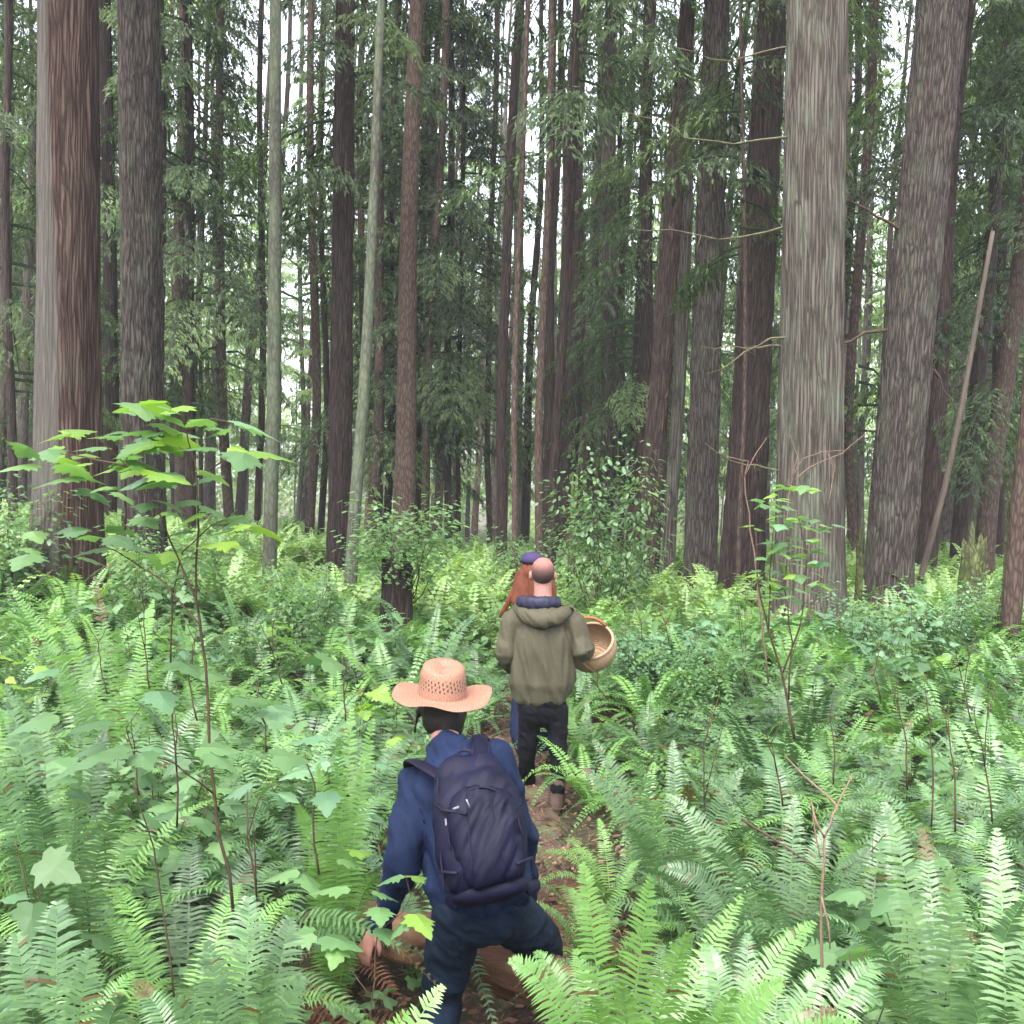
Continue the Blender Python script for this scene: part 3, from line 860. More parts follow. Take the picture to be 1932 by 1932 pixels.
pts = []
gg = np.random.default_rng(5)
n = 2600
y = 11.5 + 24 * gg.random(n) ** .8
x = gg.uniform(-.62, .62, n) * y
pts = [(a, b) for a, b in zip(x, y) if all((a - c) ** 2 + (b - d) ** 2 > .2 for c, d in placed[:60])]
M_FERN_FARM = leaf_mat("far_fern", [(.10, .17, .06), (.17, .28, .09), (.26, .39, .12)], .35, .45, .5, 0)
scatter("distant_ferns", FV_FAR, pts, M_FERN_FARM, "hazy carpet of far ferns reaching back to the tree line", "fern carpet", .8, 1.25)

# ------------------------------------------------------------------ leafy plants
def leafy(g, stems, nleaf, L, shape=LEAF, spread=.14, up0=.3):
    """stems: list of polylines; leaves sit round the upper parts of each"""
    P, D, N, S = [], [], [], []
    for pts in stems:
        pts = np.array([list(p) for p in pts])
        for _ in range(nleaf):
            t = (up0 + (1 - up0) * g.random() ** .8) * (len(pts) - 1)
            i = min(int(t), len(pts) - 2)
            p = pts[i] + (pts[i + 1] - pts[i]) * (t - i)
            a = g.random() * 6.28
            o = np.array([math.cos(a), math.sin(a), 0])
            q = p + o * spread * g.uniform(.2, 1) + UP * g.uniform(-.02, .06) * spread / .1
            P.append(q); D.append(norm(o + UP * g.normal(-.15, .22) + g.normal(0, .15, 3)))
            N.append(norm(UP + g.normal(0, .28, 3))); S.append(L * g.uniform(.55, 1.15))
    P, D, N = map(np.array, (P, D, N))
    q = broad_leaves(P, D, N, np.array(S), shape)
    tt = np.tile(np.clip(g.normal(.5, .22, len(P)), 0, 1), len(shape) // 2)
    return q, tt

def shrub_variant(seed, h, ns, nleaf, L, spread=.16, rad=.004, lean=.35, shape=LEAF_HI):
    g = np.random.default_rng(seed)
    stems, V, Fc = [], [], []
    for _ in range(ns):
        a = g.random() * 6.28; r = lean * h * g.uniform(.3, 1)
        top = (math.cos(a) * r, math.sin(a) * r, h * g.uniform(.6, 1))
        pts = wiggle((math.cos(a) * .03, math.sin(a) * .03, -.03), top, 5, .04)
        stems.append([np.array(p) for p in pts])
        tube(V, Fc, pts, rad, rad * .4, 4)
        for _ in range(2):
            i = rnd.randrange(2, 5)
            tube(V, Fc, wiggle(pts[i], pts[i] + Vector((rnd.uniform(-1, 1), rnd.uniform(-1, 1), rnd.uniform(.2, 1))) * h * .16, 2, .04), rad * .5, rad * .25, 3)
    q, tt = leafy(g, stems, nleaf, L, shape, spread)
    return py_mesh("stem", V, Fc), (q, tt)

SHR = [shrub_variant(400 + i, .8, 5, 9, .13) for i in range(5)]           # thimbleberry like, knee high
SHR_T = [shrub_variant(420 + i, 1.3, 6, 13, .11, .2) for i in range(3)]    # taller
HUCK = [shrub_variant(440 + i, 1.5, 18, 100, .072, .26, .006, .42, OVAL) for i in range(2)]   # small leaves
for s in (SHR, SHR_T, HUCK):
    for st, _ in s: st.materials.append(M_TWIG)
LM = {}
def leaves_mesh(key, arr, i, mat):
    k = (key, i, mat.name)
    if k not in LM:
        me = quads_mesh("leaves", *arr[i][1]); me.materials.append(mat); LM[k] = me
    return LM[k]
shrub_list = []
def put_shrub(key, arr, x, y, s, mat, label=None, name='leafy_shrub', sz=None, rz=None):
    i = rnd.randrange(len(arr))
    o = empty(name, (x, y, ghf(x, y)), label, 'shrub', 'low leafy shrubs among the ferns')
    o.scale = (s, s, sz or s)
    o.rotation_euler.z = rnd.random() * 6.28 if rz is None else rz
    part("stem", arr[i][0], o)
    part("leaves", leaves_mesh(key, arr, i, mat), o)
    o['leafk'] = mat.name
    shrub_list.append(o)
    return o
g = random.Random(31)
c = tries = 0
while c < 58 and tries < 5000:
    tries += 1
    y = 2.6 + 8.5 * g.random() ** .8
    x = g.uniform(-.6, .6) * y
    if not free(x, y, .55): continue
    if y < 3.9 and -.9 < x < .55: continue
    c += 1
    tall = g.random() < .16 and y > 4.5
    put_shrub('t' if tall else 's', SHR_T if tall else SHR, x, y, g.uniform(.75, 1.2) * (.8 if abs(x - path_x(y)) < 1 else 1), g.choice([M_LEAF, M_LEAF, M_LEAF_BLUE, M_LEAF, M_LEAF_LIME]))
# undergrowth seedlings: stuff
n = 900
gg = np.random.default_rng(6)
y = 2.2 + 16 * gg.random(n) ** .9
x = gg.uniform(-.6, .6, n) * y
pts = [(a, b) for a, b in zip(x, y) if abs(a - path_x(b)) > .28 or b > 11]
seed_v = []
for i in range(4):
    q, tt = leafy(np.random.default_rng(i), [[np.array([0, 0, 0.]), np.array([.05, .03, .12]), np.array([.1, -.03, .22])]], 9, .055, LEAF, .12, 0)
    seed_v.append((q, tt))
scatter("undergrowth", seed_v, pts, M_LEAF, "low seedlings and small leaves covering the forest floor between ferns", "undergrowth", .6, 1.5, .02)

# the tall leafy shrub at the left, stems and leaf sprays where the photograph has them
def hero_shrub(name, label, Yd, stems, leaves, mats, r=.008, cat='shrub', L=.11, shape=LEAF_HI):
    b = stems[0][0]
    base = pix(b[0], b[1], b[2]); base.z = ghf(base.x, base.y)
    o = empty(name, base, label, cat, None)
    off = np.array(base)
    for st in stems:
        V, Fc = [], []
        pp = [pix(*s[:3]) - base for s in st]
        if len(st) > 2 or True:
            pts = []
            for a, b2 in zip(pp[:-1], pp[1:]):
                w = wiggle(a, b2, 3, .02); pts += w[:-1]
            pts.append(pp[-1])
        tube(V, Fc, pts, r if st is stems[0] else r * .6, r * .3, 5)
        part("stem", py_mesh("stem", V, Fc), o, M_TWIG)
    g = np.random.default_rng(int(b[0]))
    groups = {}
    for lf in leaves:
        x, y, d = lf[:3]; m = mats[lf[3] if len(lf) > 3 else 0]; s = lf[4] if len(lf) > 4 else 1.0
        a = lf[5] if len(lf) > 5 else g.random() * 360
        groups.setdefault(m.name, (m, [], [], [], []))
        gr = groups[m.name]
        gr[1].append(np.array(pix(x, y, d)) - off)
        aa = R(a)
        gr[2].append(norm(np.array([math.cos(aa), math.sin(aa) * .9, -.12 + g.normal(0, .1)])))
        gr[3].append(norm(UP + g.normal(0, .2, 3))); gr[4].append(L * s * g.uniform(.85, 1.15))
    for m, P, D, N, S in groups.values():
        q = broad_leaves(np.array(P), np.array(D), np.array(N), np.array(S), shape)
        tt = np.tile(np.clip(g.normal(.5, .25, len(P)), 0, 1), len(shape) // 2)
        part("leaves", quads_mesh("leaves", q, tt), o, m)
    return o
gl = random.Random(9)
lv = []
for (x, y, w, h, n, d) in ((310, 770, 70, 14, 5, 3.0), (420, 800, 60, 16, 4, 3.0), (180, 815, 60, 10, 6, 3.0), (270, 830, 70, 20, 9, 3.1), (330, 820, 60, 25, 6, 3.0), (455, 850, 60, 10, 5, 2.9),
                           (110, 860, 100, 18, 9, 3.2), (230, 880, 90, 20, 10, 3.1), (340, 900, 70, 16, 7, 3.0), (90, 885, 50, 12, 4, 3.2), (210, 930, 80, 20, 6, 3.2), (120, 1000, 60, 20, 5, 3.2),
                           (360, 960, 70, 20, 6, 3.2), (430, 985, 70, 14, 7, 3.1), (440, 1010, 60, 14, 4, 3.1), (280, 1020, 80, 30, 6, 3.3), (130, 1050, 80, 25, 5, 3.3), (300, 975, 80, 20, 5, 3.2), (330, 1060, 60, 25, 4, 3.3)):
    for _ in range(int(n * .85)):
        lv.append((x + gl.uniform(-w, w), y + gl.uniform(-h, h), d + gl.uniform(-.25, .25), 1 if gl.random() < .25 else 0, gl.uniform(.65, 1.15)))
lv += [(450, 795, 3.0, 2, 1.2, -10), (310, 760, 3.0, 1, 1.2, 190), (345, 765, 3.0, 1, 1.1, 250), (480, 850, 2.9, 1, 1.2, 0), (330, 892, 3.0, 2, 1.4, 220), (290, 892, 3.0, 2, 1.3, 260), (215, 1410, 2.7, 0, 1.9, 240), (265, 1420, 2.7, 0, 1.0, 300)]
for _ in range(26):
    lv.append((gl.uniform(90, 640), gl.uniform(1230, 1500), gl.uniform(2.9, 3.4), 2 if gl.random() < .4 else 0, gl.uniform(.7, 1.2)))
tall_shrub = hero_shrub('leafy_shrub', 'tall shrub with layered lobed leaves in front of the massive reddish cedar', 3.1,
    [[(440, 1720, 3.1), (405, 1500, 3.1), (388, 1250, 3.1), (370, 1130, 3.05), (375, 1000, 3.0), (372, 900, 3.0), (350, 800, 3.0), (322, 770, 3.0)],
     [(370, 1130, 3.05), (335, 1050, 3.1), (290, 950, 3.1), (240, 880, 3.1), (180, 820, 3.05)],
     [(378, 1180, 3.08), (300, 1090, 3.2), (220, 1040, 3.25), (130, 1000, 3.25)],
     [(236, 1000, 3.15), (236, 900, 3.1), (240, 830, 3.1)],
     [(372, 900, 3.0), (420, 870, 2.95), (480, 852, 2.9)],
     [(322, 1250, 3.3), (325, 1120, 3.3), (345, 1040, 3.25), (400, 990, 3.2), (450, 990, 3.1)],
     [(352, 815, 3.0), (400, 790, 3.0), (470, 805, 3.0)],
     [(240, 880, 3.1), (160, 862, 3.15), (90, 855, 3.2)],
     [(405, 1500, 3.1), (330, 1440, 3.0), (240, 1415, 2.8)],
     [(330, 1900, 2.9), (290, 1600, 2.95), (250, 1470, 2.9)]],
    lv, [M_LEAF, M_LEAF_LIME, M_LEAF_BLUE], .0055, L=.105)
lv = []
for (x, y, w, h, n, d) in ((1500, 925, 45, 12, 9, 7), (1450, 950, 30, 12, 8, 7), (1460, 985, 45, 14, 12, 7), (1540, 985, 35, 12, 8, 7), (1500, 1020, 50, 25, 14, 7), (1470, 1070, 45, 25, 12, 7), (1530, 1060, 35, 25, 8, 7),
                           (1500, 1130, 50, 25, 14, 7), (1440, 1090, 30, 20, 5, 7), (1510, 1190, 30, 25, 8, 7), (1470, 1180, 20, 20, 4, 7), (1540, 1160, 30, 20, 5, 7)):
    for _ in range(n):
        lv.append((x + gl.uniform(-w, w), y + gl.uniform(-h, h), d + gl.uniform(-.3, .3), gl.choice([0, 0, 1, 2]), gl.uniform(.7, 1.1)))
hero_shrub('leafy_shrub', 'upright leafy shrub on thin stems in front of the tall grey cedar', 7.0,
    [[(1500, 1400, 7), (1475, 1270, 7), (1450, 1190, 7), (1430, 1100, 7), (1425, 1000, 7)], [(1477, 1270, 7), (1510, 1180, 7), (1522, 1060, 7), (1500, 940, 7)],
     [(1450, 1190, 7), (1452, 1080, 7), (1460, 990, 7)], [(1488, 1320, 7), (1495, 1210, 7), (1480, 1110, 7), (1490, 1000, 7)]], lv, [M_LEAF, M_LEAF_LIME, M_LEAF_BLUE], .011)
hero_shrub('leafy_sprig', 'sprig of pale lobed leaves hanging in front of the blue walker\'s sleeve and hand', 2.95,
    [[(690, 2080, 2.95), (700, 1900, 2.95), (712, 1760, 2.95), (716, 1680, 2.95), (722, 1640, 2.95)], [(712, 1760, 2.95), (760, 1720, 2.95), (775, 1690, 2.95), (765, 1650, 2.95)], [(700, 1880, 2.95), (640, 1800, 3.0), (600, 1765, 3.0)]],
    [(755, 1650, 2.95, 0, .8, 200), (775, 1655, 2.95, 1, .8, 60), (655, 1672, 2.95, 0, 1.0, 180), (705, 1680, 2.95, 0, .8, 20), (716, 1712, 2.93, 0, .8, 280), (722, 1752, 2.93, 0, .8, 290), (785, 1725, 2.95, 1, 1.0, 300), (770, 1735, 2.95, 0, .9, 230),
     (590, 1760, 3, 0, 1.1, 200), (615, 1765, 3, 0, 1.1, 340), (640, 1775, 3, 0, .9, 270), (560, 1640, 3.1, 0, 1.1, 180), (575, 1650, 3.1, 0, 1.0, 300), (640, 1620, 3.2, 0, 1.0, 20), (660, 1605, 3.2, 1, .9, 40)],
    [M_LEAF, M_LEAF_LIME, M_LEAF_BLUE], .003, L=.10)
# dead bare twigs arching before the grey cedar
def twig_plant(name, label, stems, mat, r, cat='dead shrub', group=None):
    b = stems[0][0]
    base = pix(*b); base.z = min(base.z, ghf(base.x, base.y) + .0) if False else base.z
    o = empty(name, base, label, cat, group)
    for st in stems:
        pp = [pix(*s) - base for s in st]
        pts = []
        for a, b2 in zip(pp[:-1], pp[1:]):
            pts += wiggle(a, b2, 3, .025)[:-1]
        pts.append(pp[-1])
        V, Fc = [], []
        tube(V, Fc, pts, r if st is stems[0] else r * .65, r * .35, 5)
        part("stem", py_mesh("stem", V, Fc), o, mat)
    return o
twig_plant('dead_shrub', 'bare reddish dead twigs arching in front of the tall grey cedar', [
    [(1450, 1290, 8.0), (1432, 1130, 8), (1415, 1000, 8), (1405, 900, 8), (1430, 850, 8), (1447, 825, 8)], [(1405, 900, 8), (1412, 870, 8), (1370, 862, 8)],
    [(1480, 1000, 8), (1495, 900, 8), (1515, 865, 8), (1550, 852, 8), (1590, 850, 8)], [(1500, 905, 8), (1530, 880, 8), (1590, 855, 8), (1640, 812, 8)],
    [(1495, 900, 8), (1505, 860, 8), (1490, 820, 8)], [(1560, 960, 8), (1575, 880, 8), (1560, 850, 8), (1575, 890, 8)]], M_DRY, .008)
twig_plant('dead_shrub', 'pale dry forked twig standing among the ferns at the lower right', [
    [(1553, 2080, 2.9), (1548, 1870, 2.9), (1550, 1700, 2.9), (1556, 1580, 2.9), (1580, 1520, 2.95), (1608, 1460, 3.0)], [(1556, 1580, 2.9), (1540, 1550, 2.9), (1530, 1510, 2.95), (1548, 1620, 2.9)],
    [(1580, 1522, 2.95), (1530, 1475, 3.1), (1480, 1425, 3.3)], [(1550, 1690, 2.9), (1562, 1740, 2.88), (1566, 1790, 2.88)]], M_DRY, .006)
twig_plant('dead_shrub', 'thin fallen branch lying across the ferns left of the pale forked twig', [
    [(1400, 1545, 3.6), (1470, 1590, 3.5), (1540, 1635, 3.4)], [(1590, 1640, 3.6), (1640, 1610, 3.7), (1675, 1570, 3.8)]], M_TWIG, .006)
# dark bare stems poking out of the fern cover
g = random.Random(12)
stick_list = []
for k, (x, y, d, h) in enumerate(((270, 1110, 5.5, 190), (322, 1300, 3.9, 260), (360, 1160, 5.0, 200), (190, 1180, 5.4, 130), (250, 1330, 4.6, 170), (520, 1150, 5.8, 140), (490, 1290, 4.5, 130), (640, 1240, 5.0, 120),
        (160, 1500, 3.4, 400), (480, 1500, 3.1, 330), (590, 1430, 3.5, 220), (1135, 1260, 6.3, 60), (1330, 1330, 4.7, 300), (1465, 1360, 4.2, 160), (1700, 1270, 4.6, 220), (1745, 1300, 4.4, 260), (1790, 1330, 4.2, 240), (1650, 1200, 6.2, 120),
        (1820, 1200, 5.8, 160), (1860, 1290, 4.5, 260), (1600, 1800, 2.7, 250), (1200, 1120, 8.5, 90), (1250, 1130, 8.2, 80), (1560, 1310, 5.2, 170), (80, 1640, 3.0, 300))):
    st = [[(x + 12, y + h, d), (x + g.uniform(-8, 16), y + h * .6, d), (x + g.uniform(-14, 10), y + h * .25, d), (x + g.uniform(-18, 18), y, d)]]
    if g.random() < .8: st.append([st[0][2], (st[0][2][0] + g.uniform(-30, 30), y - 10, d + .1)])
    if g.random() < .5: st.append([st[0][1], (st[0][1][0] + g.uniform(-40, 40), y + h * .15, d - .1)])
    stick_list.append(twig_plant('bare_shrub', None, st, M_TWIG, .0045, 'bare shrub', 'bare brown stems poking out of the ferns'))

# named bushes of the middle distance
def bush(px, Yd, s, sz, mat, label, arr=HUCK, key='h', name='berry_shrub', n=1):
    p = pix(px, 1000, Yd)
    o = put_shrub(key, arr, p.x, Yd, s, mat, label, name, sz)
    o['group'] = 'bushes below the trunks'
    return o
bush(765, 11.5, 1.15, .85, M_LEAF, 'low round green bush crowning the old stump left of the walkers')
shrub_list[-1].location.z += .6
bush(1140, 13.0, 1.15, 1.75, M_LEAF, 'tall bright green berry bush between the thin trunks, right of the bald head')
bush(1255, 9.4, .8, .6, M_LEAF_BLUE, 'blue green bush spreading at the foot of the broad furrowed trunk')
bush(1350, 8.6, .6, .5, M_LEAF, 'green feathery bush just left of the grey cedar\'s foot')
bush(1650, 10.5, .85, .75, M_LEAF_BLUE, 'dark blue green bush between the grey cedar and the furrowed fir')
bush(1790, 11.5, .8, .75, M_LEAF_BLUE, 'loose blue green bush at the foot of the dead leaning pole')
bush(1880, 12, .7, .7, M_LEAF, 'green bush at the right edge beside the mossy stump')
bush(590, 10.5, .8, .75, M_LEAF, 'light green low bush before the dark furrowed trunk on the left')
bush(520, 9.6, .7, .55, M_LEAF, 'green low bush at the foot of the slim pale upright trunk')
bush(300, 11, 1.1, 1.0, M_LEAF, 'green bush at the foot of the grey brown furrowed trunk on the left')
bush(40, 12, 1.2, 1.1, M_LEAF, 'green bush left of the massive reddish cedar')
bush(1015, 15, 1.0, 1.0, M_LEAF, 'lime green sapling bush right behind the slim trunk above the bald head')
bush(1190, 15, .9, .8, M_LEAF, 'low green bush under the tall berry bush')
BUSHES = list(shrub_list[-13:])

# stumps and fallen wood
def stump(px, Yd, r, h, mat, label, jag=.3, name='tree_stump'):
    p = pix(px, 1000, Yd)
    V, Fc = [], []
    n, m = 28, 14
    for i in range(m + 1):
        t = i / m
        for k in range(n):
            a = 2 * math.pi * k / n
            rr = r * (1 + .35 * math.exp(-t * 5) * (1 + .4 * math.cos(4 * a))) * (1 - .15 * t) + .03 * noise.noise(Vector((math.cos(a) * 3, math.sin(a) * 3, t * 4 + px)))
            zz = h * t * (1 + (jag * noise.noise(Vector((math.cos(a) * 1.5, math.sin(a) * 1.5, px))) if t > .5 else 0)) - .15
            V.append((rr * math.cos(a), rr * math.sin(a), zz))
    V.append((0, 0, h * .8))
    for i in range(m):
        for k in range(n): Fc.append((i * n + k, i * n + (k + 1) % n, (i + 1) * n + (k + 1) % n, (i + 1) * n + k))
    for k in range(n): Fc.append((m * n + k, m * n + (k + 1) % n, len(V) - 1))
    o = part(name, py_mesh(name, V, Fc), None, mat, (p.x, Yd, ghf(p.x, Yd)))
    return tag(o, label, 'stump')
stump(752, 11.3, .19, 1.25, M_DARK, 'old dark stump carrying a round bush left of the walkers')
stump(1840, 13, .17, 1.5, M_MOSSY, 'yellow green mossy stump standing near the right edge', .5)
stump(1625, 13, .05, 1.6, M_MOSSY, 'thin mossy snag right beside the grey cedar', .5)
stump(1905, 14, .055, 1.7, M_MOSSY, 'thin mossy snag behind the mossy stump at the right edge', .5)
stump(672, 9.5, .13, .45, M_DARK, 'short broken stump at the foot of the pale leaning trunk', .6)
stump(1080, 15.5, .05, 2.3, M_MOSSY, 'thin bright mossy stem standing inside the berry bush', .3)

def fallen(name, label, pts, radii, mat, cat='log', seed=0):
    P = [Vector(p) for p in pts]
    base = P[0].copy()
    V, Fc = [], []
    n = 26
    m = 40
    for i in range(m + 1):
        t = i / m * (len(P) - 1); j = min(int(t), len(P) - 2); f = t - j
        c = P[j].lerp(P[j + 1], f) - base; r = radii[j] + (radii[j + 1] - radii[j]) * f
        d = (P[j + 1] - P[j]).normalized(); u = d.cross(Vector((0, 0, 1))).normalized(); w = u.cross(d)
        for k in range(n):
            a = 2 * math.pi * k / n
            rr = r * (1 + .38 * noise.noise(Vector((math.cos(a) * 1.6 + seed, math.sin(a) * 1.6, i * .12))) + .25 * noise.noise(Vector((math.cos(a) * 6, math.sin(a) * 6, i * .2 + seed))))
            V.append(c + u * math.cos(a) * rr + w * math.sin(a) * rr + d * .03 * noise.noise(Vector((a * 2, i, 3))) * (i in (0, m)))
    for i in range(m):
        for k in range(n): Fc.append((i * n + k, i * n + (k + 1) % n, (i + 1) * n + (k + 1) % n, (i + 1) * n + k))
    Fc.append(tuple(range(n - 1, -1, -1))); Fc.append(tuple(m * n + k for k in range(n)))
    return tag(part(name, py_mesh(name, V, Fc), None, mat, base), label, cat)
fallen('fallen_log', 'rotten brown log lying across the path under the blue walker',
       [pix(640, 1735, 4.3), pix(760, 1765, 4.15), pix(900, 1785, 4.0), pix(1035, 1850, 3.85), pix(1110, 1910, 3.75)], [.07, .09, .10, .11, .07], M_LOG)


# dead ferns fronds
def dead_fern(px, Yd, label, s=1.0, n=7):
    p = pix(px, 1500, Yd)
    o = empty('dead_fern', (p.x, Yd, ghf(p.x, Yd) + .03), label, 'dead fern', 'dead brown ferns near the path')
    g = np.random.default_rng(int(px))
    for i in range(n):
        a = g.random() * 6.28; r = .6 * s * g.uniform(.6, 1)
        q, tt = frond(g, (0, 0, .02), (math.cos(a) * r, math.sin(a) * r, g.uniform(-.02, .12)), g.uniform(.12, .3), .085, 28, 2, tilt=g.uniform(-.4, .4))
        part("frond", quads_mesh("frond", q, tt), o, M_FERN_DEAD)
for a in ((625, 4.3, 'dead reddish brown fern left of the straw hat wearer\'s shoulder'), (655, 3.7, 'dead pinkish brown fern beside the blue walker\'s hanging arm'), (740, 5.6, 'dark dead fern in the hollow left of the straw hat'),
          (1090, 5.0, 'dead fern scraps on the right verge of the path behind the boot'), (1830, 2.6, 'dead orange brown frond in the bottom right ferns'), (560, 3.2, 'dead fern under the green fronds at the lower left of the walker'),
          (1500, 5.3, 'dead brown fern hidden in the ferns right of the basket'), (330, 3.2, 'dead brown fern beneath the tall leafy shrub')):
    dead_fern(a[0], a[1], a[2])
print("plants done")
# ------------------------------------------------------------------ people
class Blob:
    """collects tapered limbs and ellipsoids, then fuses them into one continuous skin"""
    def __init__(s): s.V = []; s.F = []
    def chain(s, pts, radii, flat=1.0, fv=(1, 0, 0), n=20, sub=4, caps=True):
        pts = [Vector(p) for p in pts]
        fl = flat if isinstance(flat, (list, tuple)) else [flat] * len(pts)
        P, Rr, Fl = [], [], []
        m = len(pts)
        for i in range(m - 1):
            p0, p1, p2, p3 = pts[max(i - 1, 0)], pts[i], pts[i + 1], pts[min(i + 2, m - 1)]
            for k in range(sub):
                t = k / sub
                q = .5 * ((2 * p1) + (p2 - p0) * t + (2 * p0 - 5 * p1 + 4 * p2 - p3) * t * t + (-p0 + 3 * p1 - 3 * p2 + p3) * t ** 3)
                ts = t * t * (3 - 2 * t) * .5 + t * .5
                P.append(q); Rr.append(radii[i] + (radii[i + 1] - radii[i]) * ts); Fl.append(fl[i] + (fl[i + 1] - fl[i]) * t)
        P.append(pts[-1]); Rr.append(radii[-1]); Fl.append(fl[-1])
        if caps:
            d0 = (P[0] - P[1]).normalized(); d1 = (P[-1] - P[-2]).normalized()
            r0, r1 = Rr[0] * min(1, Fl[0]), Rr[-1] * min(1, Fl[-1])
            pre = [(P[0] + d0 * r0 * math.sin(a), Rr[0] * math.cos(a), Fl[0]) for a in (1.35, 1.0, .5)]
            post = [(P[-1] + d1 * r1 * math.sin(a), Rr[-1] * math.cos(a), Fl[-1]) for a in (.5, 1.0, 1.35)]
            L = pre + list(zip(P, Rr, Fl)) + post
        else: L = list(zip(P, Rr, Fl))
        b = len(s.V); N = len(L)
        fvv = Vector(fv)
        for i, (p, r, f) in enumerate(L):
            t = (L[min(i + 1, N - 1)][0] - L[max(i - 1, 0)][0]).normalized()
            u = (fvv - t * fvv.dot(t))
            if u.length < .05: u = Vector((0, 1, 0)) - t * t.y
            u.normalize(); w = t.cross(u)
            for k in range(n):
                a = 2 * math.pi * k / n
                s.V.append(p + u * math.cos(a) * r + w * math.sin(a) * r * f)
        for i in range(N - 1):
            for k in range(n):
                s.F.append((b + i * n + k, b + i * n + (k + 1) % n, b + (i + 1) * n + (k + 1) % n, b + (i + 1) * n + k))
        s.F.append(tuple(b + (N - 1) * n + k for k in range(n)))
        s.F.append(tuple(b + k for k in reversed(range(n))))
        return s
    def ell(s, c, r, rot=None, e=1.0, n=24, m=16):
        c = Vector(c); b = len(s.V)
        sg = lambda v: math.copysign(abs(v) ** e, v)
        for i in range(m + 1):
            th = -math.pi / 2 + math.pi * i / m
            th = max(min(th, math.pi / 2 - .04), -math.pi / 2 + .04)
            for k in range(n):
                a = 2 * math.pi * k / n
                v = Vector((sg(math.cos(th)) * sg(math.cos(a)) * r[0], sg(math.cos(th)) * sg(math.sin(a)) * r[1], sg(math.sin(th)) * r[2]))
                if rot is not None: v = rot @ v
                s.V.append(c + v)
        for i in range(m):
            for k in range(n):
                s.F.append((b + i * n + k, b + i * n + (k + 1) % n, b + (i + 1) * n + (k + 1) % n, b + (i + 1) * n + k))
        s.F.append(tuple(b + m * n + k for k in range(n)))
        s.F.append(tuple(b + k for k in reversed(range(n))))
        return s
    def build(s, name, parent, mat, voxel=.008, sm=6, base=None, disp=None):
        base = Vector(base) if base is not None else Vector((0, 0, 0))
        me = bpy.data.meshes.new(name)
        me.from_pydata([v - base for v in s.V], [], s.F); me.update()
        tmp = bpy.data.objects.new("tmp", me); COL.objects.link(tmp)
        rm = tmp.modifiers.new("r", 'REMESH'); rm.mode = 'VOXEL'; rm.voxel_size = voxel; rm.adaptivity = 0
        sm_ = tmp.modifiers.new("s", 'SMOOTH'); sm_.factor = .5; sm_.iterations = sm
        dg = bpy.context.evaluated_depsgraph_get()
        m2 = bpy.data.meshes.new_from_object(tmp.evaluated_get(dg))
        bpy.data.objects.remove(tmp); bpy.data.meshes.remove(me)
        m2.name = name
        if disp:
            nv = len(m2.vertices)
            nn = [v.normal.copy() for v in m2.vertices]
            for v, n_ in zip(m2.vertices, nn):
                v.co += n_ * disp(v.co + base)
        m2.materials.clear(); m2.materials.append(mat)
        m2.shade_smooth()
        return part(name, m2, parent)

def folds(amp, fx=9, fz=3, skew=1.2, seed=0):
    def f(c):
        q = Vector((c.x * fx + c.z * skew, c.y * fx * .7, c.z * fz + c.x * skew + seed))
        a = noise.noise(q)
        b = noise.noise(q * 2.3)
        d = noise.noise(q * 5.1)
        return amp * ((1 - abs(a) * 3.6) * .9 + .8 * (1 - abs(b) * 3) * .5 + .55 * d)
    return f

def skin_mat(name, c1, c2):
    m, nt, n, l, p = new_mat(name)
    f = noise_tex(n, l, coords(n, l), 25, 4)
    l.new(ramp(n, l, f, [(.3, c1), (.7, c2)]), p.inputs['Base Color'])
    p.inputs['Roughness'].default_value = .5
    p.inputs['Subsurface Weight'].default_value = .15
    p.inputs['Subsurface Radius'].default_value = (.02, .008, .005)
    return m
def cloth_mat(name, c1, c2, weave=220, rough=.85, stretch=(1, 1, 1), sheen=.2, bs=.3, big=5):
    m, nt, n, l, p = new_mat(name)
    f = noise_tex(n, l, coords(n, l), big, 5)
    w = noise_tex(n, l, coords(n, l, stretch), weave, 2)
    c = ramp(n, l, f, [(.3, c1), (.7, c2)])
    c = mixc(n, l, .5, c, mixc(n, l, 1.0, c, ramp(n, l, w, [(.35, .45), (.65, 1.6)]), 'MULTIPLY'))
    l.new(c, p.inputs['Base Color'])
    p.inputs['Roughness'].default_value = rough
    p.inputs['Specular IOR Level'].default_value = .15
    l.new(bump(n, l, w, bs, .003), p.inputs['Normal'])
    return m
M_SKIN = skin_mat("skin", (.26, .115, .095), (.34, .165, .135))
M_SKIN2 = skin_mat("skin_tan", (.20, .095, .07), (.27, .13, .10))
M_SHIRT = cloth_mat("navy_shirt", (.0035, .0075, .025), (.0075, .015, .046), 160, .8, (1.6, 1.6, .12), .35)
M_JEANS = cloth_mat("dark_jeans", (.002, .005, .012), (.0055, .013, .028), 200)
M_PACK = cloth_mat("pack_fabric", (.0018, .0018, .0095), (.004, .004, .019), 400, .6, sheen=.1, bs=.2)
M_PACK2 = cloth_mat("pack_trim", (.005, .004, .013), (.009, .007, .020), 300, .6)
M_OLIVE = cloth_mat("olive_jacket", (.047, .042, .027), (.070, .063, .042), 300, .7, big=3)
M_LINING = cloth_mat("hood_lining", (.010, .010, .022), (.025, .025, .048), 300, .5)
M_BLACK = cloth_mat("black_trousers", (.0015, .0015, .003), (.004, .004, .007), 300)
M_BOOT = cloth_mat("boot_leather", (.045, .028, .022), (.09, .06, .05), 120)
M_SOLE = cloth_mat("boot_sole", (.03, .022, .02), (.06, .045, .04), 90)
M_WHITE = cloth_mat("grey_pull", (.10, .10, .12), (.2, .2, .23), 90)
M_CAP = cloth_mat("purple_cap", (.02, .016, .05), (.045, .03, .085), 200)
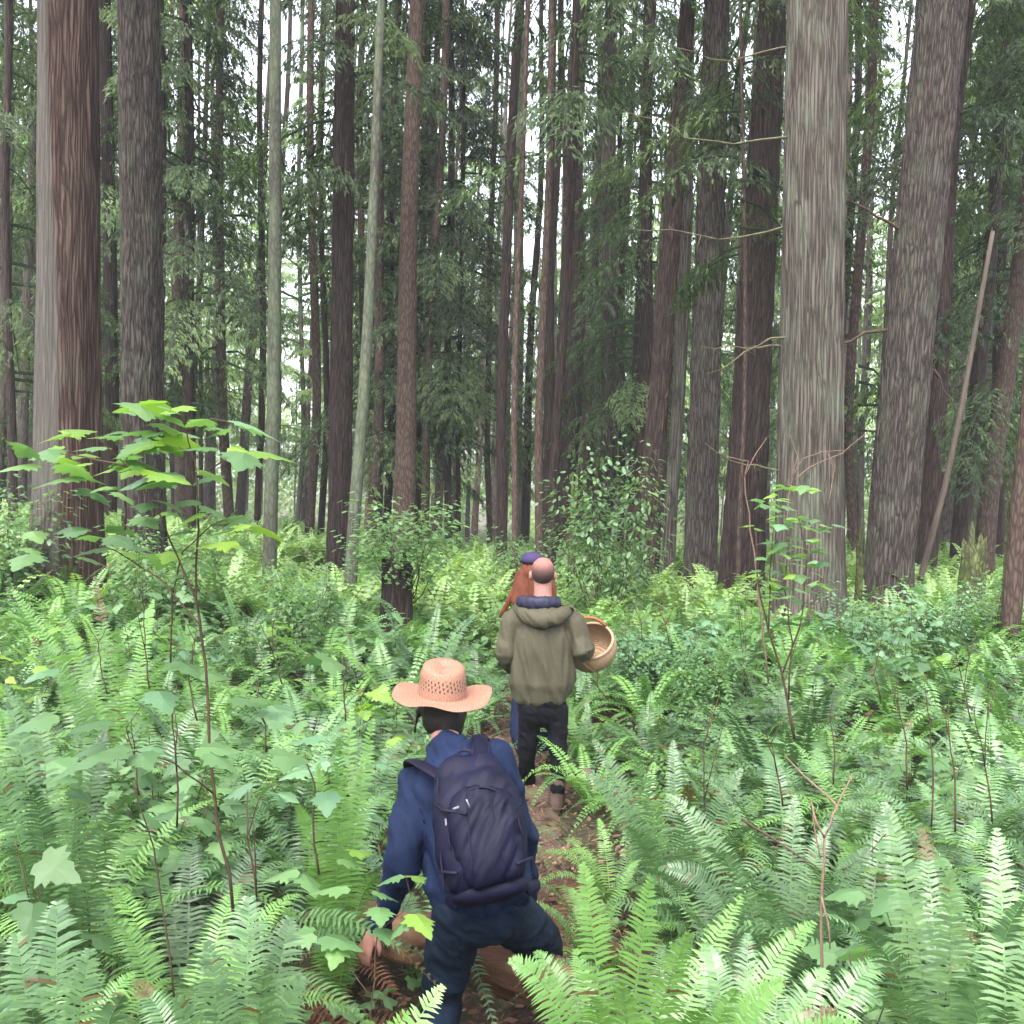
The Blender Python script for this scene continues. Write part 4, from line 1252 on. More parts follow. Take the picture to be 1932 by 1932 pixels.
M_NAVY = cloth_mat("navy_trousers", (.004, .008, .025), (.009, .014, .04), 200)
M_RUST = cloth_mat("rust_top", (.25, .07, .03), (.35, .11, .05), 200)

def hair_mat(name, c1, c2, stretch=(1, 1, .06), sc=130, rough=.4):
    m, nt, n, l, p = new_mat(name)
    f = noise_tex(n, l, coords(n, l, stretch), sc, 4, .7)
    l.new(ramp(n, l, f, [(.3, c1), (.7, c2)]), p.inputs['Base Color'])
    p.inputs['Roughness'].default_value = .6
    p.inputs['Specular IOR Level'].default_value = .2
    l.new(bump(n, l, f, .7, .006), p.inputs['Normal'])
    return m
M_HAIR_BLACK = hair_mat("black_hair", (.004, .003, .003), (.016, .011, .009))
M_HAIR_RED = hair_mat("red_hair", (.04, .009, .004), (.135, .035, .012))
M_STUBBLE = plain_mat("cropped_hair", (.035, .022, .02), (.075, .045, .04), 60, .8)

def head(B, c, s=1.0, tilt=0, face=(0, 1, 0)):
    """skull, face, nose, ears; the face looks along +y"""
    c = Vector(c)
    B.ell(c + Vector((0, .0, .02 * s)), (.076 * s, .096 * s, .092 * s))
    B.ell(c + Vector((0, .028 * s, -.035 * s)), (.062 * s, .072 * s, .085 * s))
    B.ell(c + Vector((0, .07 * s, -.088 * s)), (.03 * s, .028 * s, .024 * s))
    B.chain([c + Vector((0, .098 * s, .012 * s)), c + Vector((0, .118 * s, -.025 * s))], [.009 * s, .014 * s])
    B.chain([c + Vector((-.05 * s, .083 * s, .022 * s)), c + Vector((.05 * s, .083 * s, .022 * s))], [.010 * s, .010 * s])
    B.chain([c + Vector((-.022 * s, .098 * s, -.058 * s)), c + Vector((.022 * s, .098 * s, -.058 * s))], [.008 * s, .008 * s])
    for e in (-1, 1):
        B.ell(c + Vector((e * .083 * s, -.004 * s, -.012 * s)), (.012 * s, .020 * s, .032 * s), Matrix.Rotation(e * .35, 3, 'Z'))
def eyes(o, c, s, base):
    for e in (-1, 1):
        b = Blob(); b.ell(Vector(c) + Vector((e * .031 * s, .086 * s, .004 * s)), (.012 * s,) * 3)
        V = [v - Vector(base) for v in b.V]
        part("eye", py_mesh("eye", V, b.F), o, M_WHITE)
def hand(B, w, d, palmn, s=1.0, curl=.5, thumb=1):
    """palm and five bent fingers; w wrist, d pointing direction, palmn palm normal"""
    w = Vector(w); d = Vector(d).normalized(); nrm = Vector(palmn); nrm = (nrm - d * nrm.dot(d)).normalized()
    sd = d.cross(nrm)
    pc = w + d * .05 * s
    B.chain([w, w + d * .03 * s, w + d * .085 * s], [.022 * s, .030 * s, .036 * s], .42, sd)
    for i, (off, ln) in enumerate(((-.030, .062), (-.010, .072), (.010, .068), (.029, .054))):
        p = w + d * .085 * s + sd * off * s
        pts = [p]; dd = d.copy()
        for k, fr in enumerate((.42, .33, .25)):
            dd = (dd + nrm * curl * (.5 + .35 * k)).normalized()
            pts.append(pts[-1] + dd * ln * fr * s)
        B.chain(pts, [.0095 * s, .009 * s, .0085 * s, .0075 * s], n=10, sub=3)
    p = w + d * .025 * s + sd * thumb * .028 * s
    t1 = (d * .7 + sd * thumb * .75 + nrm * .3).normalized()
    B.chain([p, p + t1 * .035 * s, p + t1 * .035 * s + (d + nrm * .4).normalized() * .028 * s], [.014 * s, .011 * s, .009 * s], n=10, sub=3)

# ---- walker in the straw hat -------------------------------------------------
YA = 3.5
A = lambda x, y, d=0.0: pix(x, y, YA + d)
baseA = Vector((A(900, 1700).x, YA + .1, ghf(A(900, 1700).x, YA + .1)))
pA = empty('person', baseA, 'walker in a straw hat and navy shirt stepping over a log, seen from behind', 'person', None)
hc = A(834, 1330, .33)
footL = A(828, 2050, -.02); footL.z = ghf(footL.x, footL.y) + .09
kneeL = A(834, 1885, .14)
hipL = A(872, 1712, .0); hipR = A(945, 1712, .02)
kneeR = A(1018, 1776, .38)
footR = A(1040, 1900, .66); footR.z = ghf(footR.x, footR.y) + .10
wL = A(712, 1742, .12); eL = A(762, 1608, -.02); sL = A(782, 1478, .16)
sR = A(928, 1428, .14); eR = A(985, 1590, .22); wR = A(988, 1690, .42)
B = Blob()
head(B, hc, .98)
B.chain([A(842, 1420, .20), A(839, 1385, .27), A(836, 1360, .31)], [.060, .053, .055])
B.chain([A(848, 1455, .15), A(868, 1500, .10), A(885, 1590, .04), A(905, 1700, .0)], [.08, .13, .125, .15], .62)
B.chain([sL + Vector((.03, 0, -.03)), A(850, 1450, .17), sR + Vector((-.03, 0, -.02))], [.045, .06, .045])
B.chain([sL, eL, wL], [.050, .038, .026]); B.chain([sR, eR, wR], [.050, .038, .026])
B.chain([hipL, kneeL, footL], [.08, .048, .036]); B.chain([hipR, kneeR, footR], [.08, .048, .036])
hand(B, A(706, 1752, .13), A(694, 1785, .13) - A(708, 1750, .13), (.5, .55, -.2), 1.0, .38, 1)
hand(B, wR, A(990, 1720, .50) - wR, (-.6, .3, 0), .95, .5, 1)
for f_ in (footL, footR): B.chain([f_ + Vector((0, -.05, -.05)), f_ + Vector((0, .13, -.06))], [.035, .03])
bodyA = B.build('body', pA, M_SKIN2, .0065, 4, baseA)
eyes(pA, hc, .98, baseA)
# shirt
B = Blob()
B.chain([sL + Vector((.02, 0, -.01)), A(850, 1446, .15), sR + Vector((-.02, 0, -.01))], [.066, .085, .066])
B.chain([A(846, 1428, .18), A(866, 1485, .11), A(885, 1590, .05), A(903, 1655, .0), A(906, 1682, .0)], [.095, .176, .168, .184, .172], [.9, .62, .66, .66, .66])
B.chain([sL, A(772, 1545, .05), eL, A(742, 1680, .04), wL], [.066, .062, .060, .050, .042])
B.chain([sR, A(962, 1510, .15), eR, wR], [.066, .060, .056, .043])
shirt = B.build('shirt', pA, M_SHIRT, .008, 5, baseA, folds(.013, 7, 4, 2.5, 1))
# collar
B = Blob()
cc = [A(842 + 33 * math.cos(a), 1408 + 10 * math.sin(a) - 5 * math.cos(a), .21 - .062 * math.sin(a)) for a in np.linspace(0, 2 * math.pi, 15)]
B.chain(cc, [.013] * 15, sub=2, n=8, caps=False)
B.build('collar', pA, M_SHIRT, .004, 3, baseA)
# jeans
B = Blob()
B.chain([A(905, 1690, .0), A(908, 1725, .0)], [.152, .150], .70)
B.chain([hipL, A(848, 1800, .09), kneeL, A(830, 1960, .06), footL + Vector((0, 0, .02))], [.100, .088, .072, .064, .058])
B.chain([hipR, A(984, 1745, .21), kneeR, (kneeR + footR) / 2, footR + Vector((0, 0, .03))], [.102, .092, .080, .066, .058])
B.build('jeans', pA, M_JEANS, .009, 4, baseA, folds(.007, 7, 9, 2, 4))
def boot(parent, ankle, base, yaw=0.0, pitch=0.0, s=1.0, m=M_BOOT, sm=M_SOLE):
    Rm = Matrix.Rotation(yaw, 3, 'Z') @ Matrix.Rotation(pitch, 3, 'X')
    q = lambda x, y, z: Vector(ankle) + Rm @ Vector((x, y, z)) * s
    b = Blob()
    b.chain([q(0, -.01, .10), q(0, -.012, .02), q(0, -.02, -.03)], [.056, .052, .048])
    b.chain([q(0, -.035, -.045), q(0, .05, -.045), q(0, .13, -.058), q(0, .17, -.062)], [.042, .047, .048, .038], .72)
    b.build('boot', parent, m, .006, 4, base)
    b = Blob()
    b.chain([q(0, -.045, -.082), q(0, .05, -.082), q(0, .14, -.082), q(0, .175, -.08)], [.042, .044, .050, .038], .38)
    b.build('boot_sole', parent, sm, .006, 2, base)
boot(pA, footL, baseA, .15); boot(pA, footR, baseA, -.1)
# hair under the hat
B = Blob()
B.ell(hc + Vector((0, -.008, -.005)), (.083, .100, .082))
B.ell(hc + Vector((.010, -.050, -.045)), (.080, .062, .066))
B.chain([hc + Vector((.02, -.085, -.06)), hc + Vector((.028, -.095, -.115)), hc + Vector((.022, -.09, -.15))], [.03, .018, .004])
B.chain([hc + Vector((-.085, -.02, -.02)), hc + Vector((-.094, -.03, -.07)), hc + Vector((-.097, -.03, -.115))], [.012, .006, .003], n=8)
B.chain([hc + Vector((.08, -.03, -.02)), hc + Vector((.072, -.045, -.09)), hc + Vector((.068, -.05, -.125))], [.02, .010, .003], n=8)
B.build('hair', pA, M_HAIR_BLACK, .006, 2, baseA, lambda c: .004 * noise.noise(Vector((c.x * 60, c.y * 60, c.z * 8))))
# straw hat
def straw_mat():
    m, nt, n, l, p = new_mat("straw")
    tc = n.new('ShaderNodeTexCoord')
    sx = n.new('ShaderNodeSeparateXYZ'); l.new(tc.outputs['Object'], sx.inputs[0])
    at = n.new('ShaderNodeMath'); at.operation = 'ARCTAN2'; l.new(sx.outputs['Y'], at.inputs[0]); l.new(sx.outputs['X'], at.inputs[1])
    def mth(op, a, b=None, c=None):
        q = n.new('ShaderNodeMath'); q.operation = op
        for s_, v in zip(q.inputs, (a, b, c)):
            if v is None: continue
            if isinstance(v, (int, float)): s_.default_value = v
            else: l.new(v, s_)
        return q.outputs[0]
    # lattice of open slits in a band round the crown
    u = mth('MULTIPLY', at.outputs[0], 7.0)
    zz = mth('MULTIPLY', sx.outputs['Z'], 95.0)
    a1 = mth('SINE', mth('MULTIPLY_ADD', u, 6.0, zz)); 
    a2 = mth('SINE', mth('MULTIPLY', mth('SUBTRACT', zz, mth('MULTIPLY', u, 1.2)), 3.2))
    slit = mth('MULTIPLY', mth('GREATER_THAN', a1, .25), mth('GREATER_THAN', a2, -.2))
    band = mth('MULTIPLY', mth('GREATER_THAN', sx.outputs['Z'], .034), mth('LESS_THAN', sx.outputs['Z'], .078))
    hole = mth('MULTIPLY', slit, band)
    w = noise_tex(n, l, coords(n, l, (1, 1, 1)), 160, 3)
    wv = n.new('ShaderNodeTexWave'); wv.inputs['Scale'].default_value = 55; wv.inputs['Distortion'].default_value = 1.5
    l.new(tc.outputs['Object'], wv.inputs['Vector'])
    c = ramp(n, l, w, [(.3, (.21, .095, .058)), (.7, (.36, .175, .118))])
    c = mixc(n, l, .4, c, mixc(n, l, 1.0, c, wv.outputs['Color'], 'MULTIPLY'))
    c = mixc(n, l, hole, c, (.035, .018, .012))
    l.new(c, p.inputs['Base Color']); p.inputs['Roughness'].default_value = .7
    l.new(bump(n, l, w, .5, .003), p.inputs['Normal'])
    return m
M_STRAW = straw_mat()
HB = A(834, 1312, .33)
V, Fc = [], []
nh = 72
prof = []
for k in range(9):                                   # brim, outer edge to crown foot
    f = k / 8; prof.append(('b', 1 - f))
for k in range(1, 14):
    prof.append(('c', k / 13))
for k in range(1, 6):
    prof.append(('t', k / 5))
for kind, f in prof:
    for k in range(nh):
        a = 2 * math.pi * k / nh; c_, s_ = math.cos(a), math.sin(a)
        rx0, ry0 = .090, .104
        if kind == 'b':
            rr = f; lx, ly = rx0 + rr * .098, ry0 + rr * .075
            z = rr ** 1.6 * (.022 * abs(c_) ** 3 * (1 if c_ > 0 else .2) - .012 * abs(s_) ** 2 + .014 * math.sin(3 * a + .6) * rr + .004 * math.sin(7 * a + 2) * rr)
            x, y = c_ * lx, s_ * ly
        elif kind == 'c':
            z = f * .112; sh = 1 - .13 * f ** 1.5 - .07 * max(0, f - .8) * 5 * .6
            x, y = c_ * rx0 * sh, s_ * ry0 * sh
            z += .010 * f * s_
            x *= 1 - .13 * f * max(0, s_) ** 2
        else:
            sh = (.845 - .07 * .6) * (1 - f)
            x, y = c_ * rx0 * sh, s_ * ry0 * sh
            z = .112 + .010 * math.sin(f * math.pi * .5) + .010 * s_ * (1 - f) - .024 * math.exp(-(x / .030) ** 2) * min(1, f * 2.5)
        V.append(Vector((x, y, z)))
m = len(prof)
for i in range(m - 1):
    for k in range(nh): Fc.append((i * nh + k, i * nh + (k + 1) % nh, (i + 1) * nh + (k + 1) % nh, (i + 1) * nh + k))
def hat_part(name, V, Fc):
    me = py_mesh(name, V, Fc)
    o = part(name, me, pA, M_STRAW)
    o.location = HB - baseA
    o.rotation_euler = (R(3), R(1.5), R(6))
    sl = o.modifiers.new("thick", 'SOLIDIFY'); sl.thickness = .0025; sl.offset = 1
    return o
hat = hat_part('straw_hat', V, Fc)

# backpack: rests on the walker's back, a thing of its own
upv = (A(882, 1415, .08) - A(922, 1672, -.12)).normalized()
yv = Vector((0, 1, 0)); yv = (yv - upv * yv.dot(upv)).normalized(); xv = yv.cross(upv)
RP = Matrix((xv, yv, upv)).transposed()
pc = A(903, 1553, -.165)
baseP = pc - upv * .25
bp = empty('backpack', baseP, 'dark purple navy backpack worn on the back of the straw hat walker', 'backpack', None)
q = lambda x, y, z: pc + RP @ Vector((x, y, z))
B = Blob()
B.ell(q(0, 0, -.03), (.150, .085, .205), RP, .62)
B.ell(q(-.01, .02, .10), (.118, .070, .135), RP, .72)
B.build('pack_body', bp, M_PACK, .007, 8, baseP, folds(.007, 8, 2, -3, 2))
B = Blob()
B.ell(q(.022, -.060, -.05), (.112, .062, .155), RP, .68)
B.build('front_pocket', bp, M_PACK, .006, 8, baseP, folds(.010, 9, 1.6, -4, 6))
B = Blob()
B.ell(q(.0, .015, -.212), (.130, .078, .042), RP, .8)
B.chain([q(-.12, .07, -.225), q(-.16, .15, -.215)], [.030, .02], .4, upv)
B.chain([q(.12, .07, -.225), q(.155, .15, -.215)], [.030, .02], .4, upv)
B.build('hip_belt', bp, M_PACK, .006, 7, baseP)
for name, pts, r in (('shoulder_strap', [q(-.075, .035, .155), A(808, 1450, .03), A(782, 1437, .13), A(778, 1455, .25), A(800, 1530, .30), A(815, 1600, .22)], .034),
                     ('shoulder_strap', [q(.035, .035, .175), A(908, 1410, .05), A(905, 1392, .14), A(912, 1400, .25), A(935, 1480, .30), A(945, 1580, .24)], .030)):
    B = Blob(); B.chain(pts, [r, r * 1.05, r * 1.05, r, r * .9, r * .6], .28, (1, 0, -.1))
    B.build(name, bp, M_PACK2 if r > .032 else M_PACK, .005, 4, baseP)
V, Fc = [], []
tube(V, Fc, [q(-.03, .0, .20) - baseP, q(-.035, -.01, .235) - baseP, q(-.01, -.01, .245) - baseP, q(.015, -.01, .235) - baseP, q(.01, .0, .20) - baseP], .007, .007, 8)
part('grab_loop', py_mesh('grab_loop', V, Fc), bp, M_PACK2)
V, Fc = [], []
tube(V, Fc, [q(.022 + .117 * math.cos(a), -.083 - .012 * math.sin(a) ** 2, -.05 + .150 * math.sin(a)) - baseP for a in np.linspace(-.1, 3.3, 26)], .0035, .0035, 6)
part('zipper', py_mesh('zipper', V, Fc), bp, M_PACK2)
V, Fc = [], []
tube(V, Fc, [q(-.135 + .03 * t * t, -.060, -.20 + .36 * t) - baseP for t in np.linspace(0, 1, 12)], .0035, .0035, 6)
part('zipper', py_mesh('zipper', V, Fc), bp, M_PACK2)
for (x, y, dx, dy, rr) in ((866, 1522, -7, 3, .0045), (880, 1508, 4, 10, .003), (841, 1545, 1, 12, .0035), (884, 1683, 3, 8, .0035), (897, 1681, 4, 9, .0035)):
    V, Fc = [], []
    d = -.275 if y < 1600 else -.27
    if x < 850: d = -.235
    tube(V, Fc, [A(x, y, d) - baseP, A(x + dx, y + dy, d) - baseP, A(x + 2 * dx * .8, y + 2 * dy * .8, d + .004) - baseP], rr, rr * .8, 6)
    part('zipper_pull', py_mesh('zipper_pull', V, Fc), bp, M_WHITE)

for pts, r in (([(-.118, -.072, .07), (-.10, -.095, .05), (-.02, -.128, .02)], .006), ([(.150, -.03, .03), (.125, -.09, .01), (.10, -.11, -.01)], .006),
               ([(-.145, -.03, -.13), (-.12, -.085, -.14), (-.08, -.11, -.15)], .006), ([(.155, -.02, -.14), (.13, -.08, -.15), (.11, -.10, -.155)], .006)):
    V, Fc = [], []
    tube(V, Fc, [q(*p_) - baseP for p_ in pts], r, r, 6)
    part('compression_strap', py_mesh('compression_strap', V, Fc), bp, M_PACK2)
for e in (-1, 1):
    V, Fc = [], []
    tube(V, Fc, [q(.022 + e * (.035 + .02 * t), -.118 - .004 * math.sin(3 * t), .085 - .25 * t) - baseP for t in np.linspace(0, 1, 9)], .0022, .0022, 5)
    part('seam', py_mesh('seam', V, Fc), bp, M_PACK2)
for pts in ([A(892, 1402, .07), A(893, 1420, -.01), A(896, 1440, -.05)], [A(921, 1400, .08), A(922, 1420, .0), A(925, 1438, -.04)]):
    V, Fc = [], []
    tube(V, Fc, [p_ - baseP for p_ in pts], .0022, .0022, 5)
    part('piping', py_mesh('piping', V, Fc), bp, M_LINING)

# ---- man in the olive jacket -------------------------------------------------
YB = 6.9
Bp = lambda x, y, d=0.0: pix(x, y, YB + d)
baseB = Vector((Bp(1024, 1500).x, YB, ghf(Bp(1024, 1500).x, YB)))
pB = empty('person', baseB, 'bald man in an olive hooded jacket and black trousers, seen from behind', 'person', None)
hb = Bp(1024, 1083, .0)
fL = Bp(1000, 1518, .22); fR = Bp(1050, 1508, -.2)
sLb, eLb, wLb = Bp(968, 1172), Bp(951, 1238, -.02), Bp(968, 1258, .22)
sRb, eRb, wRb = Bp(1080, 1174), Bp(1104, 1232, -.06), Bp(1098, 1205, .20)
B = Blob()
head(B, hb, 1.0)
B.chain([Bp(1024, 1142, -.01), Bp(1024, 1118, -.005), Bp(1024, 1100)], [.068, .060, .060])
B.chain([Bp(1024, 1160), Bp(1022, 1230), Bp(1020, 1320)], [.14, .15, .15], .6)
B.chain([sLb, Bp(1024, 1155), sRb], [.05, .07, .05])
B.chain([sLb, eLb, wLb], [.05, .038, .028]); B.chain([sRb, eRb, wRb], [.05, .038, .028])
B.chain([Bp(1001, 1335), Bp(997, 1390, .03), Bp(993, 1440, .07), fL], [.062, .048, .038, .032]); B.chain([Bp(1046, 1335), Bp(1052, 1390, -.02), Bp(1053, 1440, -.06), fR], [.062, .048, .038, .032])
hand(B, wLb, (.15, 1, .1), (.9, 0, 0), 1, .5, -1); hand(B, wRb, (.0, 1, .35), (0, 0, -1), 1, .9, -1)
B.build('body', pB, M_SKIN, .008, 3, baseB)
eyes(pB, hb, 1.0, baseB)
# cropped hair round the back and sides of a bald crown
def stubble_mat(z0):
    m, nt, n, l, p = new_mat("stubble_and_scalp")
    sx = n.new('ShaderNodeSeparateXYZ'); l.new(coords(n, l), sx.inputs[0])
    f = noise_tex(n, l, coords(n, l), 45, 4)
    ma = n.new('ShaderNodeMath'); ma.operation = 'MULTIPLY_ADD'; l.new(f, ma.inputs[0]); ma.inputs[1].default_value = .03; l.new(sx.outputs['Z'], ma.inputs[2])
    mb = n.new('ShaderNodeMath'); mb.operation = 'SUBTRACT'; l.new(ma.outputs[0], mb.inputs[0]); mb.inputs[1].default_value = z0
    l.new(ramp(n, l, mb.outputs[0], [(.0, (.05, .028, .025)), (.03, (.075, .042, .036)), (.085, (.23, .105, .09))]), p.inputs['Base Color'])
    p.inputs['Roughness'].default_value = .85
    p.inputs['Specular IOR Level'].default_value = .2
    return m
B = Blob(); B.ell(hb + Vector((0, -.016, .022)), (.0785, .0935, .0925), None, 1.0, 40, 30)
o = B.build('cropped_hair', pB, stubble_mat((hb - baseB).z + .01), .005, 3, baseB)
# jacket
B = Blob()
B.chain([sLb + Vector((.03, 0, .0)), Bp(1024, 1162, -.0), sRb + Vector((-.03, 0, 0))], [.078, .10, .078])
B.chain([Bp(1023, 1170, -.0), Bp(1022, 1200, -.01), Bp(1021, 1245, -.01), Bp(1020, 1283, 0), Bp(1019, 1302, 0)], [.165, .203, .216, .230, .205], [.62, .62, .64, .66, .66])
B.chain([sLb, Bp(955, 1208, -.01), eLb, wLb], [.076, .072, .070, .048])
B.chain([sRb, Bp(1095, 1205, -.02), eRb, wRb], [.076, .074, .070, .050])
def jf(c):
    f0 = folds(.013, 6, 1.8, 1.5, 3)(c)
    return f0 + .010 * noise.noise(Vector((c.x * 26, c.y * 26, c.z * 2 + c.x * 9)))
B.build('jacket', pB, M_OLIVE, .008, 5, baseB, jf)
B = Blob()
B.chain([Bp(978, 1146, .02), Bp(992, 1160, -.09), Bp(1020, 1170, -.14), Bp(1052, 1164, -.11), Bp(1074, 1150, .0)], [.036, .052, .062, .055, .040], 1.0, (0, 0, 1))
B.ell(Bp(1026, 1158, -.10), (.115, .065, .062))
B.build('hood', pB, M_OLIVE, .007, 9, baseB, folds(.005, 10, 8, 5, 7))
B = Blob()
B.chain([Bp(982, 1134, .03), Bp(988, 1136, -.07), Bp(1020, 1138, -.115), Bp(1044, 1138, -.08), Bp(1052, 1134, .02)], [.030, .044, .046, .044, .030], .9, (0, 0, 1))
B.build('hood_lining', pB, M_LINING, .006, 9, baseB, folds(.004, 30, 3, 3, 7))
B = Blob(); B.chain([Bp(1056, 1143, -.06), Bp(1082, 1151, -.06)], [.012, .012], .4)
B.build('shoulder_patch', pB, M_BLACK, .004, 2, baseB)
B = Blob()
B.chain([Bp(1021, 1300), Bp(1021, 1340)], [.17, .165], .68)
B.chain([Bp(1001, 1338), Bp(997, 1390, .03), Bp(993, 1440, .07), Bp(998, 1490, .2), fL], [.086, .070, .055, .048, .046])
B.chain([Bp(1048, 1338), Bp(1052, 1390, -.02), Bp(1053, 1440, -.06), Bp(1051, 1492, -.19)], [.086, .069, .054, .049])
B.build('trousers', pB, M_BLACK, .009, 4, baseB, folds(.006, 7, 9, 2, 4))
boot(pB, fL, baseB, .1, .0, .95); boot(pB, fR + Vector((0, 0, -.02)), baseB, -.1, -.45, 1.0)

# basket on his forearm
BC = Bp(1112, 1210, .22)
bk = empty('woven_basket', BC, 'round tan woven basket with leather handle hanging on the bald man\'s right arm', 'basket', None)
ax = Vector((-.22, -.60, .77)).normalized(); bk.rotation_mode = 'QUATERNION'
bk.rotation_quaternion = Vector((0, 0, 1)).rotation_difference(ax)
def basket_mat():
    m, nt, n, l, p = new_mat("basket_weave")
    tc = n.new('ShaderNodeTexCoord')
    wv = n.new('ShaderNodeTexWave'); wv.bands_direction = 'Z'; wv.inputs['Scale'].default_value = 40; wv.inputs['Distortion'].default_value = 1.0; wv.inputs['Detail'].default_value = 2
    l.new(tc.outputs['Object'], wv.inputs['Vector'])
    f = noise_tex(n, l, coords(n, l, (1, 1, 3)), 60, 4)
    c = ramp(n, l, f, [(.3, (.28, .17, .095)), (.7, (.44, .29, .17))])
    c = mixc(n, l, .4, c, mixc(n, l, 1.0, c, wv.outputs['Color'], 'MULTIPLY'))
    l.new(c, p.inputs['Base Color']); p.inputs['Roughness'].default_value = .75
    l.new(bump(n, l, wv.outputs['Fac'], .7, .006), p.inputs['Normal'])
    return m
M_BASKET = basket_mat()
M_LEATHER = plain_mat("handle_leather", (.16, .045, .022), (.24, .08, .04), 60, .6, bd=.003)
V, Fc = [], []
nb = 64
pf = [(.170, 0), (.180, -.03), (.184, -.07), (.178, -.11), (.155, -.155), (.115, -.185), (.06, -.198), (.0, -.20), (.0, -.190), (.06, -.188), (.108, -.175), (.146, -.148), (.168, -.108), (.174, -.07), (.170, -.03), (.160, 0)]
for r, z in pf:
    for k in range(nb):
        a = 2 * math.pi * k / nb
        rr = max(r, .0005) + (.0018 * math.cos(k * math.pi) if r > .01 else 0)
        V.append((rr * math.cos(a), rr * math.sin(a), z))
for i in range(len(pf)):
    j = (i + 1) % len(pf)
    for k in range(nb): Fc.append((i * nb + k, i * nb + (k + 1) % nb, j * nb + (k + 1) % nb, j * nb + k))
part('basket_body', py_mesh('basket_body', V, Fc), bk, M_BASKET)
V, Fc = [], []
tube(V, Fc, [(.166 * math.cos(a), .166 * math.sin(a), .004) for a in np.linspace(0, 2 * math.pi, 50)], .011, .011, 10)
part('rim', py_mesh('rim', V, Fc), bk, M_BASKET)
V, Fc = [], []
hp = []
for t in np.linspace(0, 1, 20):
    a = R(38 + 112 * t); b = math.sin(math.pi * t) ** .6
    hp.append((.168 * math.cos(a), .168 * math.sin(a) - .02 * b, .0 + .085 * b))
tube(V, Fc, hp, .012, .012, 10)
part('handle', py_mesh('handle', V, Fc), bk, M_LEATHER)

# ---- red haired walker in front ---------------------------------------------
YC = 7.9
Cp = lambda x, y, d=0.0: pix(x, y, YC + d)
baseC = Vector((Cp(1010, 1450).x, YC, ghf(Cp(1010, 1450).x, YC)))
pC = empty('person', baseC, 'red haired walker in a purple cap, mostly hidden ahead of the bald man', 'person', None)
hcC = Cp(1003, 1083)
B = Blob(); head(B, hcC, .95)
B.chain([Cp(1006, 1140), Cp(1005, 1118), Cp(1004, 1100)], [.055, .05, .05])
B.chain([Cp(1008, 1160), Cp(1010, 1220), Cp(1012, 1290)], [.12, .12, .14], .62)
B.chain([Cp(968, 1170), Cp(958, 1215), Cp(985, 1230, .2)], [.042, .035, .024]); B.chain([Cp(1045, 1170), Cp(1058, 1215), Cp(1035, 1230, .2)], [.042, .035, .024])
B.chain([Cp(968, 1170), Cp(1045, 1170)], [.045, .045])
B.chain([Cp(997, 1290), Cp(984, 1375, -.05), Cp(990, 1430, -.2)], [.08, .055, .04]); B.chain([Cp(1028, 1290), Cp(1030, 1375, .1), Cp(1028, 1440, .1)], [.08, .055, .04])
hand(B, Cp(985, 1230, .2), (.1, 1, .1), (.9, 0, 0), .9, .5, -1); hand(B, Cp(1035, 1230, .2), (-.1, 1, .1), (-.9, 0, 0), .9, .5, 1)
B.build('body', pC, M_SKIN, .008, 3, baseC); eyes(pC, hcC, .95, baseC)
B = Blob()
B.chain([Cp(1008, 1165), Cp(1010, 1220), Cp(1012, 1290)], [.15, .14, .16], .66); B.chain([Cp(966, 1168), Cp(1047, 1168)], [.06, .06])
B.chain([Cp(966, 1170), Cp(952, 1212), Cp(975, 1228, .15)], [.054, .05, .036]); B.chain([Cp(1047, 1170), Cp(1060, 1212), Cp(1040, 1228, .15)], [.054, .05, .036])
B.build('top', pC, M_RUST, .01, 4, baseC, folds(.006))
B = Blob()
B.chain([Cp(1010, 1270), Cp(1010, 1300)], [.16, .165], .7)
B.chain([Cp(996, 1295), Cp(982, 1375, -.08), Cp(996, 1425, -.25)], [.10, .085, .06]); B.chain([Cp(1030, 1295), Cp(1030, 1375, .1), Cp(1028, 1432, .1)], [.10, .075, .06])
B.build('trousers', pC, M_NAVY, .01, 4, baseC, folds(.006))
boot(pC, Cp(990, 1432, -.2), baseC, 0, -.4, .85); boot(pC, Cp(1028, 1442, .1), baseC, 0, 0, .85)
B = Blob()
B.ell(Cp(1003, 1082, -.015), (.098, .112, .105))
B.chain([Cp(1000, 1085, -.06), Cp(992, 1112, -.09), Cp(982, 1140, -.12)], [.10, .095, .07], .5)
B.chain([Cp(985, 1085, -.05), Cp(970, 1120, -.08), Cp(950, 1152, -.08), Cp(941, 1166, -.08)], [.052, .036, .020, .005], .5)
B.chain([Cp(1030, 1090, -.04), Cp(1042, 1115, -.05), Cp(1040, 1150, -.07)], [.045, .032, .02], .6)
B.build('hair', pC, M_HAIR_RED, .007, 3, baseC, lambda c: .007 * noise.noise(Vector((c.x * 45, c.y * 45, c.z * 4))))
B = Blob()
B.ell(Cp(1004, 1056, .0), (.088, .098, .062))
B.build('cap', pC, M_CAP, .006, 3, baseC)
B = Blob(); B.ell(Cp(1004, 1060, .0), (.100, .108, .016)); B.ell(Cp(1004, 1058, .12), (.075, .07, .010))
B.build('cap_brim', pC, M_BLACK, .005, 2, baseC)
